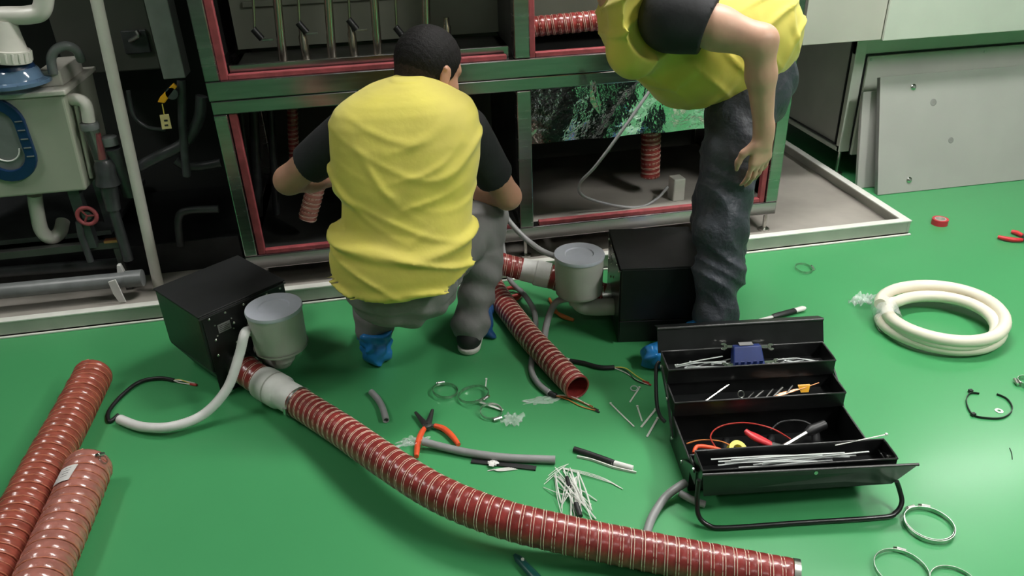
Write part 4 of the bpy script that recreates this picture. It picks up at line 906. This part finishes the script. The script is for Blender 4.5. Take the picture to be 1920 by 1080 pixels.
# ------------------------------------------------------------------ people (smooth distance fields meshed into one continuous surface each)
class Field:
    def __init__(s, lo, hi, h):
        s.lo = np.array(lo, float); s.h = h; s.n = np.ceil((np.array(hi)-s.lo)/h).astype(int)+1
        s.ax = [(s.lo[i]+h*np.arange(s.n[i])).astype(np.float32) for i in range(3)]
        s.F = np.full(tuple(s.n), .5, np.float32)
    def sub(s, lo, hi):
        a = np.clip(np.floor((np.array(lo)-s.lo)/s.h).astype(int), 0, s.n); b = np.clip(np.ceil((np.array(hi)-s.lo)/s.h).astype(int)+1, 0, s.n)
        sl = tuple(slice(a[i], b[i]) for i in range(3))
        return sl, s.ax[0][sl[0]][:, None, None], s.ax[1][sl[1]][None, :, None], s.ax[2][sl[2]][None, None, :]
    def mix(s, sl, d, k):
        f = s.F[sl]
        if f.size == 0: return
        if k > 0:
            hh = np.maximum(k-np.abs(f-d), 0)/k; s.F[sl] = np.minimum(f, d)-hh*hh*k*.25
        else: s.F[sl] = np.minimum(f, d)
    def cone(s, a, b, ra, rb, k=.02):
        a = np.array(a, np.float32); b = np.array(b, np.float32); m = max(ra, rb)+.06
        sl, x, y, z = s.sub(np.minimum(a, b)-m, np.maximum(a, b)+m); ba = b-a
        px, py, pz = x-a[0], y-a[1], z-a[2]
        t = np.clip((px*ba[0]+py*ba[1]+pz*ba[2])/max(1e-9, float(ba@ba)), 0, 1)
        s.mix(sl, np.sqrt((px-t*ba[0])**2+(py-t*ba[1])**2+(pz-t*ba[2])**2)-(ra+(rb-ra)*t), k)
    def chain(s, pts, rs, k=.02):
        for i in range(len(pts)-1): s.cone(pts[i], pts[i+1], rs[i], rs[i+1], k)
    def ell(s, c, rad, axes=((1, 0, 0), (0, 1, 0), (0, 0, 1)), k=.02):
        c = np.array(c, np.float32); m = max(rad)+.05; sl, x, y, z = s.sub(c-m, c+m); A = np.array(axes, np.float32)
        q = [(x-c[0])*A[i][0]+(y-c[1])*A[i][1]+(z-c[2])*A[i][2] for i in range(3)]
        k0 = np.sqrt(sum((q[i]/rad[i])**2 for i in range(3))); k1 = np.sqrt(sum((q[i]/rad[i]**2)**2 for i in range(3)))+1e-6
        s.mix(sl, k0*(k0-1)/k1, k)
    def loft(s, rows, k=.03, grow=0., e=2.3):     # rows: z, cx, cy, half width, half depth
        rows = sorted(rows); Z = np.array([r[0] for r in rows]); z = s.ax[2]
        g = [np.interp(z, Z, np.array([r[i] for r in rows])).astype(np.float32)[None, None, :] for i in range(1, 5)]
        x = s.ax[0][:, None, None]; y = s.ax[1][None, :, None]; a = g[2]+grow; b = g[3]+grow
        d = ((np.abs((x-g[0])/a)**e+np.abs((y-g[1])/b)**e)**(1/e)-1)*np.minimum(a, b)
        zz = z[None, None, :]; d = np.maximum(d, np.maximum(zz-(Z[-1]+grow), Z[0]-zz))
        s.mix((slice(None),)*3, d, k)
    def cut(s, p, n):       # keep the side the normal points away from
        n = np.array(n, float); n = n/np.linalg.norm(n); x, y, z = s.ax[0][:, None, None], s.ax[1][None, :, None], s.ax[2][None, None, :]
        s.F = np.maximum(s.F, ((x-p[0])*n[0]+(y-p[1])*n[1]+(z-p[2])*n[2]).astype(np.float32))
    def carve(s, c, rad, k=.01):
        g = Field.__new__(Field); g.lo, g.h, g.n, g.ax = s.lo, s.h, s.n, s.ax; g.F = np.full(tuple(s.n), .5, np.float32)
        g.ell(c, rad, k=0); s.F = np.maximum(s.F, -g.F)
    def wrinkle(s, fn):
        x, y, z = s.ax[0][:, None, None], s.ax[1][None, :, None], s.ax[2][None, None, :]
        s.F = s.F+fn(x, y, z).astype(np.float32)
    def build(s, name, m, parent, **tg_):
        F = s.F; F[0] = F[-1] = .1; F[:, 0] = F[:, -1] = .1; F[:, :, 0] = F[:, :, -1] = .1
        ins = F < 0; n = s.n-1
        cnt = np.zeros(tuple(n), np.int8)
        for i in (0, 1):
            for j in (0, 1):
                for l in (0, 1): cnt += ins[i:n[0]+i, j:n[1]+j, l:n[2]+l]
        act = (cnt > 0) & (cnt < 8); I = np.argwhere(act); idx = np.full(tuple(n), -1, np.int32); idx[act] = np.arange(len(I))
        cor = [(i, j, l) for i in (0, 1) for j in (0, 1) for l in (0, 1)]
        val = {c: F[I[:, 0]+c[0], I[:, 1]+c[1], I[:, 2]+c[2]] for c in cor}
        P = np.zeros((len(I), 3)); W = np.zeros(len(I))
        for c in cor:
            for axn in range(3):
                if c[axn]: continue
                d = tuple(c[q]+(q == axn) for q in range(3)); va, vb = val[c], val[d]; sg = (va < 0) != (vb < 0)
                t = np.where(sg, va/np.where(sg, va-vb, 1), 0)
                for q in range(3): P[:, q] += np.where(sg, c[q]+(t if q == axn else 0), 0)
                W += sg
        P = (P/W[:, None]+I)*s.h+s.lo; faces = []
        for axn in range(3):
            u, v = [(1, 2), (2, 0), (0, 1)][axn]
            A = [slice(None)]*3; B = [slice(None)]*3; A[axn] = slice(0, -1); B[axn] = slice(1, None)
            ch = ins[tuple(A)] != ins[tuple(B)]; E_ = np.argwhere(ch); fl = ins[tuple(A)][ch]
            ok = (E_[:, u] > 0) & (E_[:, v] > 0); E_ = E_[ok]; fl = fl[ok]
            def cell(du, dv):
                q = E_.copy(); q[:, u] -= du; q[:, v] -= dv; q = np.minimum(q, n-1); return idx[q[:, 0], q[:, 1], q[:, 2]]
            Q = np.stack([cell(1, 1), cell(0, 1), cell(0, 0), cell(1, 0)], 1); Q[~fl] = Q[~fl][:, ::-1]; faces.append(Q[(Q >= 0).all(1)])
        Q = np.concatenate(faces)
        # two rounds of light smoothing
        for _ in range(2):
            acc = np.zeros_like(P); c_ = np.zeros(len(P))
            for k_ in range(4):
                np.add.at(acc, Q[:, k_], P[Q[:, (k_+1) % 4]]); np.add.at(c_, Q[:, k_], 1)
                np.add.at(acc, Q[:, k_], P[Q[:, k_-1]]); np.add.at(c_, Q[:, k_], 1)
            P = P*.5+.5*acc/np.maximum(c_, 1)[:, None]
        o0 = ORG[parent.name]; me = bpy.data.meshes.new(name)
        me.vertices.add(len(P)); me.vertices.foreach_set('co', (P-np.array(o0)).ravel().astype(np.float32))
        me.loops.add(Q.size); me.loops.foreach_set('vertex_index', Q.ravel().astype(np.int32))
        me.polygons.add(len(Q)); me.polygons.foreach_set('loop_start', np.arange(0, Q.size, 4, dtype=np.int32))
        me.update(calc_edges=True); me.validate(); me.polygons.foreach_set('use_smooth', [True]*len(me.polygons))
        me.materials.append(MATS[m]); o = bpy.data.objects.new(name, me); col.objects.link(o); o.parent = parent; ORG[o.name] = o0
        return tag(o, tg_.get('label'))
def axes_of(f, up=(0, 0, 1)):
    f = np.array(f, float); f /= np.linalg.norm(f); u = np.array(up, float)-f*np.dot(up, f); u /= np.linalg.norm(u)
    return np.cross(f, u), f, u         # right, forward, up
def add_head(F, c, fwd, up, neck, hs=1.0):
    r, f, u = axes_of(fwd, up); c = np.array(c); L_ = lambda a, b, d: c+(r*a+f*b+u*d)*hs; A = (r, f, u); E0 = F.ell; F.ell = lambda c_, rd, ax_, k: E0(c_, tuple(q*hs for q in rd), ax_, k)
    F.ell(L_(0, -.008, .028), (.076, .096, .090), A, .01)
    F.ell(L_(0, .028, -.045), (.058, .062, .070), A, .03)
    F.ell(L_(0, .055, -.088), (.026, .026, .022), A, .03)
    F.ell(L_(0, .066, .028), (.052, .022, .016), A, .02)
    for sx in (-1, 1):
        F.ell(L_(sx*.045, .048, -.022), (.022, .030, .022), A, .02)
        F.ell(L_(sx*.079, -.004, -.006), (.008, .019, .033), A, .006)
        F.cone(L_(sx*.078, -.012, .02), L_(sx*.088, -.016, .012), .006, .006, .006)
        F.ell(L_(sx*.077, .004, -.034), (.007, .010, .011), A, .006)
        F.cone(L_(sx*.010, .096, -.026), L_(sx*.012, .090, -.026), .007, .007, .006)
    F.cone(L_(0, .086, .018), L_(0, .106, -.022), .008, .0115, .012)
    F.cone(L_(-.018, .083, -.052), L_(.018, .083, -.052), .007, .007, .008)
    F.cone(L_(0, -.02, -.05), neck, .056, .060, .03); F.ell = E0
    return L_, A
def head_extras(parent, L_, A, hairm='hair'):
    for sx in (-1, 1):
        e = MB()
        prof = [(.0001, -.0115)]+[(.0115*math.cos(R(q)), .0115*math.sin(R(q))) for q in range(-75, 90, 15)]+[(.0001, .0115)]
        o = e.lathe(prof, Vector(L_(sx*.031, .067, .004)), Vector(A[1]), 14).build('eye', 'eye_white', parent, smooth=0)
        MB().lathe([(.0055, .0095), (.0045, .0118), (.0001, .0122)], Vector(L_(sx*.031, .067, .004)), Vector(A[1]), 12).build('iris', 'eye_dark', o, smooth=0)
        MB().tube(crom([Vector(L_(sx*.014, .084, .030)), Vector(L_(sx*.032, .080, .036)), Vector(L_(sx*.050, .066, .030))]), .0035, 6).build('eyebrow', 'hair', parent, smooth=60)
    MB().tube(crom([Vector(L_(-.020, .087, -.052)), Vector(L_(0, .0915, -.050)), Vector(L_(.020, .087, -.052))]), lambda q: .003+.003*math.sin(q*3.14), 8).build('lips', 'lip', parent, smooth=60)
def add_hand(F, w, d, pn, curl=(.35, .4, .3), thumb=1, spread=.12):
    d = np.array(d, float); d /= np.linalg.norm(d); pn = np.array(pn, float); pn -= d*np.dot(pn, d); pn /= np.linalg.norm(pn); sd = np.cross(d, pn)*thumb; w = np.array(w)
    F.cone(w-d*.02, w+d*.03, .026, .027, .02)
    for i, (off, ln) in enumerate(((.030, .088), (.010, .092), (-.011, .087), (-.030, .078))):
        kn = w+d*ln+sd*off
        F.cone(w+d*.015+sd*off*.5, kn, .0155, .0125, .012)
        ang = 0; p = kn; sizes = ((.043, .026, .021), (.047, .030, .022), (.044, .028, .021), (.034, .021, .019))[i]; rr = (.0098, .0088, .0078, .0066)
        dd0 = d+sd*(off/.03)*spread
        for q in range(3):
            ang += curl[q]*(1+.12*i); dv = dd0*math.cos(ang)+pn*math.sin(ang); dv /= np.linalg.norm(dv); e = p+dv*sizes[q]
            F.cone(p, e, rr[q], rr[q+1], .003); p = e
    t0 = w+d*.03+sd*.026; t1 = w+d*.055+sd*.055+pn*.015; t2 = t1+d*.030+sd*.008+pn*.010; t3 = t2+d*.026-sd*.004+pn*.006
    F.chain([t0, t1, t2, t3], [.017, .0115, .010, .008], .008)
def wav(x, y, z, seed, f=1.0):
    return (np.sin(x*7*f+seed+2*np.sin(z*5*f+seed))+np.sin(y*8*f-seed*1.3+1.5*np.sin(x*6*f))+np.sin(z*9*f+seed*.7+2*np.sin(x*5*f+y*3*f)))/3

# ---- crouching man
Pn = lambda v: np.array(v, float)
cr = thing('person', Vector((.07, 2.2, 0)), 'man squatting with his back turned, yellow vest, grey trousers, short black hair', 'person')
rowsV = []
for py, l, r_, Yc, b in ((146, 735, 792, 2.30, .055), (152, 715, 808, 2.295, .075), (163, 680, 830, 2.285, .10), (178, 648, 858, 2.27, .118), (196, 624, 888, 2.255, .128), (218, 613, 902, 2.24, .135), (255, 611, 906, 2.215, .142), (300, 612, 903, 2.19, .145), (332, 619, 896, 2.17, .142), (362, 634, 888, 2.155, .138), (400, 634, 892, 2.135, .140), (430, 627, 892, 2.12, .148), (458, 613, 893, 2.105, .158), (485, 610, 893, 2.095, .165), (515, 613, 891, 2.09, .165), (560, 625, 880, 2.085, .16)):
    a_, b_ = V(l, py, Yc), V(r_, py, Yc); rowsV.append(((a_.z+b_.z)/2, (a_.x+b_.x)/2, Yc, (b_.x-a_.x)/2, b))
rowsV.append((rowsV[-1][0]-.12, rowsV[-1][1], rowsV[-1][2]+.03, *rowsV[-1][3:]))
sh_l, sh_r = Pn(V(655, 248, 2.27)), Pn(V(872, 245, 2.26))
el_l, el_r = Pn(V(541, 338, 2.36)), Pn(V(952, 368, 2.36))
wr_l, wr_r = Pn(V(640, 330, 2.60)), Pn(V(860, 345, 2.60))
pel = Pn(V(755, 530, 2.13)); hip_l, hip_r = pel+(-.075, .02, -.01), pel+(.072, .03, -.02)
kn_l, kn_r = Pn(V(668, 445, 2.46)), Pn(V(912, 412, 2.44))
an_l, an_r = Pn(V(704, 618, 2.30)), Pn(V(884, 622, 2.30))
hc, neck0 = Pn(V(803, 137, 2.40)), Pn(V(772, 185, 2.31))
B = Field((-.52, 1.86, 0), (.62, 2.92, 1.22), .006)
B.loft([(z, x, y, a*.80, b*.72) for z, x, y, a, b in rowsV[4:] if z > .56], .03)
B.ell(pel, (.155, .14, .13), k=.05)
for sh, el, wr in ((sh_l, el_l, wr_l), (sh_r, el_r, wr_r)):
    B.chain([sh, sh*.5+el*.5, el, el*.6+wr*.4, wr], [.062, .052, .043, .043, .028], .02)
for hp_, kn_, an_ in ((hip_l, kn_l, an_l), (hip_r, kn_r, an_r)):
    B.chain([hp_, kn_, kn_*.6+an_*.4+(0, -.015, 0), an_], [.085, .058, .055, .036], .03)
    B.cone(an_, an_*(1, 1, 0)+(.0, .16, .045), .036, .03, .02)
LH, AH = add_head(B, hc, (.74, .50, -.46), (-.12, 0, 1), neck0, 1.1)
for sx in (-1, 1): B.carve(LH(sx*.089, .003, -.004), (.007, .007, .016))
add_hand(B, wr_l, (.55, .8, .05), (.3, 0, -1), thumb=-1)
add_hand(B, wr_r, (-.55, .8, .05), (-.3, 0, -1), thumb=1)
B.build('body', 'skin', cr)
head_extras(cr, LH, AH)
Hr = Field(hc-.16, hc+.17, .004)
Hr.ell(LH(0, -.010, .031), (.091, .112, .106), AH, .01)
Hr.cut(LH(0, .048, .045), AH[1]*.80-AH[2]*.30); Hr.cut(LH(0, -.02, -.022), AH[1]*.35-AH[2]*1.0)
Hr.wrinkle(lambda x, y, z: .0012*np.sin(x*260+y*90)*np.sin(y*230+z*120))
Hr.build('hair', 'hair', cr)
Hs = Field(hc-.16, hc+.17, .004)
Hs.ell(LH(0, -.010, .026), (.0868, .1085, .102), AH, .01); Hs.cone(LH(0, -.035, -.03), LH(0, -.062, -.075), .062, .05, .03)
Hs.cut(LH(0, .030, .0), AH[1]); Hs.cut(LH(0, -.05, -.075), AH[1]*.3-AH[2]*1.0)
Hs.build('clipped_hair', 'hair_short', cr)
S = Field((-.52, 1.95, .30), (.60, 2.60, 1.12), .006)
S.loft([(z, x, y, a*.82, b*.74) for z, x, y, a, b in rowsV[3:] if z > .58], .02)
for sh, el in ((sh_l, el_l), (sh_r, el_r)):
    S.chain([sh, sh*.35+el*.65], [.070, .064], .02)
for sh, el in ((sh_l, el_l), (sh_r, el_r)):
    d = el-sh; S.cut(sh*.32+el*.68, d*np.array((1, 1, 1)))
S.cut((0, 0, rowsV[0][0]-.005), (0, 0, 1)); S.wrinkle(lambda x, y, z: .004*wav(x, y, z, 2, 2.2))
S.build('t_shirt', 'cotton_black', cr)
Vt = Field((-.40, 1.86, .30), (.46, 2.50, 1.12), .006)
Vt.loft(rowsV, .02, .002); Vt.ell(pel+(.0, .0, .075), (.192, .172, .12), k=.05); Vt.cone(hip_r+(.03, .02, .06), hip_r+(.045, .06, .10), .085, .08, .04)
def ridge(u, w=.35): return np.exp(-(np.sin(u)/w)**2)
def fold(x, y, z):
    low = 1/(1+np.exp((z-.80)*20))                 # folds gather below the shoulder blades
    r1 = ridge(z*34+2.6*np.sin(x*5.5+.8)+1.2*np.sin(x*12+z*9))*(.55+.45*np.sin(x*8+z*15+.6))
    r2 = ridge((z-.75*x)*30+1.5*np.sin(x*10+z*8)+1.0, .30)*(.5+.5*np.sin(x*14-z*10+2))*(1/(1+np.exp(-(x-.05)*30)))
    r3 = ridge((z+.9*x)*26+1.3*np.sin(z*12), .28)*(.5+.5*np.sin(x*11+z*21))*(1/(1+np.exp((x+.02)*30)))
    r4 = ridge(x*20+2*np.sin(z*9+1), .4)*(.5+.5*np.sin(z*16+x*7))
    sag = np.exp(-((z-.525-.35*np.abs(x-.05)**1.6)/.014)**2)
    return -low*(.0145*r1+.0115*r2+.0115*r3)-.003*(1-low)*r4+.0055*wav(x, y, z, 5, 1.5)+.0025*wav(x, y, z, 9, 3.6)-.012*sag+.006*low
Vt.wrinkle(fold)
Vt.cut((0, 2.10, .512), (0, .58, -1.0))
Vt.build('vest', 'vest_yellow', cr)
Tr = Field((-.42, 1.86, .04), (.58, 2.72, .75), .006)
Tr.ell(pel+(0, -.005, .005), (.172, .150, .135), k=.05); Tr.loft([(z, x, y, a*.86, b*.84) for z, x, y, a, b in rowsV if .42 < z < .62], .06)
for hp_, kn_, an_ in ((hip_l, kn_l, an_l), (hip_r, kn_r, an_r)):
    Tr.chain([hp_, kn_, kn_*.6+an_*.4+(0, -.018, 0), an_+(0, 0, .02), an_+(0, 0, -.03)], [.086, .070, .066, .056, .054], .035)
Tr.cut((0, 2.10, .60), (0, -.4, 1))
Tr.wrinkle(lambda x, y, z: .0045*np.sin(z*70+3*np.sin(x*14+y*9))*(z < .34)+.004*wav(x, y, z, 1, 2.6)+.0035*np.sin((x+y)*60+z*25))
Tr.F = np.maximum(Tr.F, (an_r[2]-.035-Tr.ax[2])[None, None, :])
Tr.build('trousers', 'trouser_grey', cr)
def shoe(parent, heel, toe, m_up, sole=True, grow=0., cover=False, ank=None):
    heel, toe = Pn((*heel, 0)), Pn((*toe, 0)); d = toe-heel; lo = np.minimum(heel, toe)-.10; hi = np.maximum(heel, toe)+.10; lo[2] = -.006; hi[2] = .20
    b = Field(lo, hi, .004); q = heel+d*.14
    b.chain([q+(0, 0, .038), heel+d*.5+(0, 0, .040), heel+d*.86+(0, 0, .032)], [.036+grow, .038+grow, .038+grow], .03)
    top = Pn(ank) if ank is not None else heel+d*.22+(0, 0, .10)
    b.cone(q+d*.06+(0, 0, .05), top, .038+grow, .040+grow, .03)
    b.cone(top, heel+d*.62+(0, 0, .040), .040+grow, .034+grow, .03)
    if cover:
        b.wrinkle(lambda x, y, z: .0045*np.sin(x*95+y*60+3*np.sin(z*50))+.004*np.sin(y*110+z*80)); b.cut((0, 0, .003), (0, 0, -1)); b.cut(top+(0, 0, .0), top-(q+d*.06+(0, 0, .05)))
        return b.build('shoe_cover', m_up, parent)
    b.cut((0, 0, .022), (0, 0, -1)); b.cut(top, (0, 0, 1)); b.build('shoe', m_up, parent)
    s_ = Field(lo, hi, .004); s_.chain([q+(0, 0, .02), heel+d*.5+(0, 0, .02), heel+d*.86+(0, 0, .02)], [.041, .040, .044], .02); s_.cut((0, 0, .002), (0, 0, -1)); s_.cut((0, 0, .024), (0, 0, 1))
    s_.build('sole', 'sole_white', parent)
hl_ = G(712, 694); shoe(cr, (hl_.x, hl_.y+.01), (hl_.x-.02, hl_.y+.27), 'cover_blue', grow=.006, cover=True, ank=(an_l[0]+.004, an_l[1]-.03, .125))
hr_ = G(877, 668); shoe(cr, (hr_.x, hr_.y), (hr_.x+.075, hr_.y+.26), 'shoe_black', ank=(an_r[0], an_r[1]-.005, .115))
cv = Field((hr_.x-.05, hr_.y, -.005), (hr_.x+.22, hr_.y+.36, .12), .005)
cv.chain([(hr_.x+.055, hr_.y+.13, .04), (hr_.x+.08, hr_.y+.25, .034)], [.050, .048], .02); cv.cone((hr_.x+.10, hr_.y+.10, .012), (hr_.x+.06, hr_.y+.16, .03), .018, .03, .02)
cv.wrinkle(lambda x, y, z: .005*np.sin(x*95+y*60+3*np.sin(z*50))); cv.cut((0, 0, .002), (0, 0, -1)); cv.build('shoe_cover', 'cover_navy', cr)

# ---- man bending over from the right
st = thing('person', Vector((1.05, 2.2, 0)), 'man bending forward with his hand on his thigh, yellow vest, dark trousers', 'person')
pv = Pn(V(1408, 150, 2.33)); ch = Pn(V(1238, 45, 2.33)); md = Pn(V(1318, 95, 2.33))
s_n, s_f = Pn(V(1272, 30, 2.14)), Pn(V(1225, 20, 2.54))
e_n, w_n = Pn(V(1424, 78, 2.02)), Pn(V(1432, 250, 2.045))
e_f, w_f = Pn(V(1215, 90, 2.58)), Pn(V(1225, 55, 2.66))
h_n, h_f = Pn(V(1390, 205, 2.25)), Pn(V(1385, 195, 2.43))
k_n, k_f = Pn(V(1348, 425, 2.13)), Pn(V(1342, 400, 2.40))
a_n, a_f = Pn((.998, 2.052, .135)), Pn((1.185, 2.42, .11))
nk = Pn(V(1165, -5, 2.33)); hd = Pn(V(1090, -105, 2.33))
W = Field((.40, 1.82, 0), (1.52, 2.95, 1.42), .006)
W.chain([pv, md, ch, nk*.4+ch*.6], [.125, .125, .14, .09], .04); W.cone(s_n, s_f, .075, .075, .05)
for sh, el, wr in ((s_n, e_n, w_n), (s_f, e_f, w_f)):
    W.chain([sh, sh*.5+el*.5, el, el*.65+wr*.35, wr], [.066, .058, .045, .041, .026], .02)
W.cone(e_n+(.012, -.004, .006), e_n+(.012, -.004, -.012), .032, .030, .02)
for hp_, kn_, an_ in ((h_n, k_n, a_n), (h_f, k_f, a_f)):
    W.chain([hp_, kn_, kn_*.6+an_*.4+(.015, .0, 0), an_], [.088, .058, .055, .036], .03)
W.cone(a_n, a_n+(-.17, -.01, -.090), .036, .03, .02); W.cone(a_f, a_f+(-.08, .16, -.065), .036, .03, .02)
LW, AW = add_head(W, hd, (-.65, -.05, -.75), (-.75, 0, .65), nk)
W.cone(nk, ch, .062, .09, .03)
add_hand(W, w_n, (.02, .05, -1), (-.3, .95, 0), curl=(.16, .30, .25), thumb=-1, spread=.04)
add_hand(W, w_f, (-.3, .9, -.2), (0, -.2, -1), thumb=1)
W.build('body', 'skin_light', st)
head_extras(st, LW, AW)
Hr = Field(hd-.16, hd+.17, .005)
Hr.ell(LW(0, -.010, .031), (.083, .102, .096), AW, .01)
Hr.cut(LW(0, .048, .045), AW[1]*.80-AW[2]*.45); Hr.cut(LW(0, -.02, -.045), AW[1]*.35-AW[2]*1.0)
Hr.wrinkle(lambda x, y, z: .0012*np.sin(x*260+y*90)*np.sin(y*230+z*120)); Hr.build('hair', 'hair', st)
S = Field((.40, 1.82, .60), (1.52, 2.80, 1.30), .006)
S.chain([md, ch], [.135, .148], .04); S.cone(s_n, s_f, .085, .085, .05)
S.chain([s_n+(-.02, 0, -.005), s_n*.68+e_n*.32+(0, 0, -.004)], [.094, .080], .03)
S.chain([s_f, s_f*.5+e_f*.5], [.082, .076], .03)
S.cut(s_n*.62+e_n*.38, e_n-s_n); S.wrinkle(lambda x, y, z: .004*wav(x, y, z, 2, 2.0))
S.build('t_shirt', 'cotton_black', st)
Vt = Field((.45, 1.95, .55), (1.52, 2.72, 1.34), .006)
vc = [Pn(V(x, y, 2.33)) for x, y in ((1222, 32), (1300, 92), (1372, 82), (1415, 60))]
Vt.chain(vc, [.162, .172, .168, .152], .06)
Vt.cone(Pn(V(1215, 20, 2.18)), Pn(V(1215, 20, 2.48)), .12, .12, .06)
Vt.cone(Pn(V(1190, 95, 2.20)), Pn(V(1215, 60, 2.33)), .085, .10, .05)      # front of the vest sagging forward
h1, h2 = Pn(V(1288, 214, 2.2)), Pn(V(1500, 112, 2.33)); e = h2-h1; HEM = (h1+(.0, 0, -.012), (e[2], 0, -e[0]))
Vt.carve(Pn(V(1252, 25, 2.10)), (.118, .078, .135))
Vt.wrinkle(lambda x, y, z: -.011*ridge((x*.6-z)*26+2*np.sin(z*11+y*7)+x*4, .32)*(.5+.5*np.sin(x*13+z*9+1))-.009*ridge((x+z*.5)*24+1.6*np.sin(z*14)+y*6, .3)*(.5+.5*np.sin(z*17-x*8))+.005*wav(x, y, z, 4, 1.7)+.003*wav(x, y, z, 8, 3.5)+.005)
Vt.cut(*HEM)
Vt.build('vest', 'vest_yellow', st)
Tr = Field((.80, 1.95, .04), (1.52, 2.72, 1.05), .006)
Tr.chain([pv+(.0, 0, .0), pv*.6+h_n*.2+h_f*.2], [.145, .14], .04)
for hp_, kn_, an_ in ((h_n, k_n, a_n), (h_f, k_f, a_f)):
    Tr.chain([hp_, kn_, kn_*.55+an_*.45+(.012, 0, 0), an_+(.01, 0, .03), an_+(.01, 0, -.05)], [.105, .082, .076, .066, .066], .04)
Tr.cut(h1+(.0, 0, .05), (-e[2], 0, e[0]))
Tr.wrinkle(lambda x, y, z: .010*(np.abs(np.sin(z*31+2.5*np.sin(x*15+y*8)+2*np.sin(z*19)+x*12))**.55-.5)*(z < .66)+.005*wav(x, y, z, 3, 2.4)+.0045*np.sin(x*55+z*38+y*20))
Tr.F = np.maximum(Tr.F, (.055-Tr.ax[2])[None, None, :])
Tr.build('trousers', 'trouser_navy', st)
shoe(st, (1.045, 2.045), (.755, 2.03), 'cover_blue', grow=.008, cover=True, ank=(1.0, 2.05, .135))
shoe(st, (1.195, 2.385), (1.09, 2.64), 'cover_blue', grow=.006, cover=True, ank=(1.175, 2.42, .12))
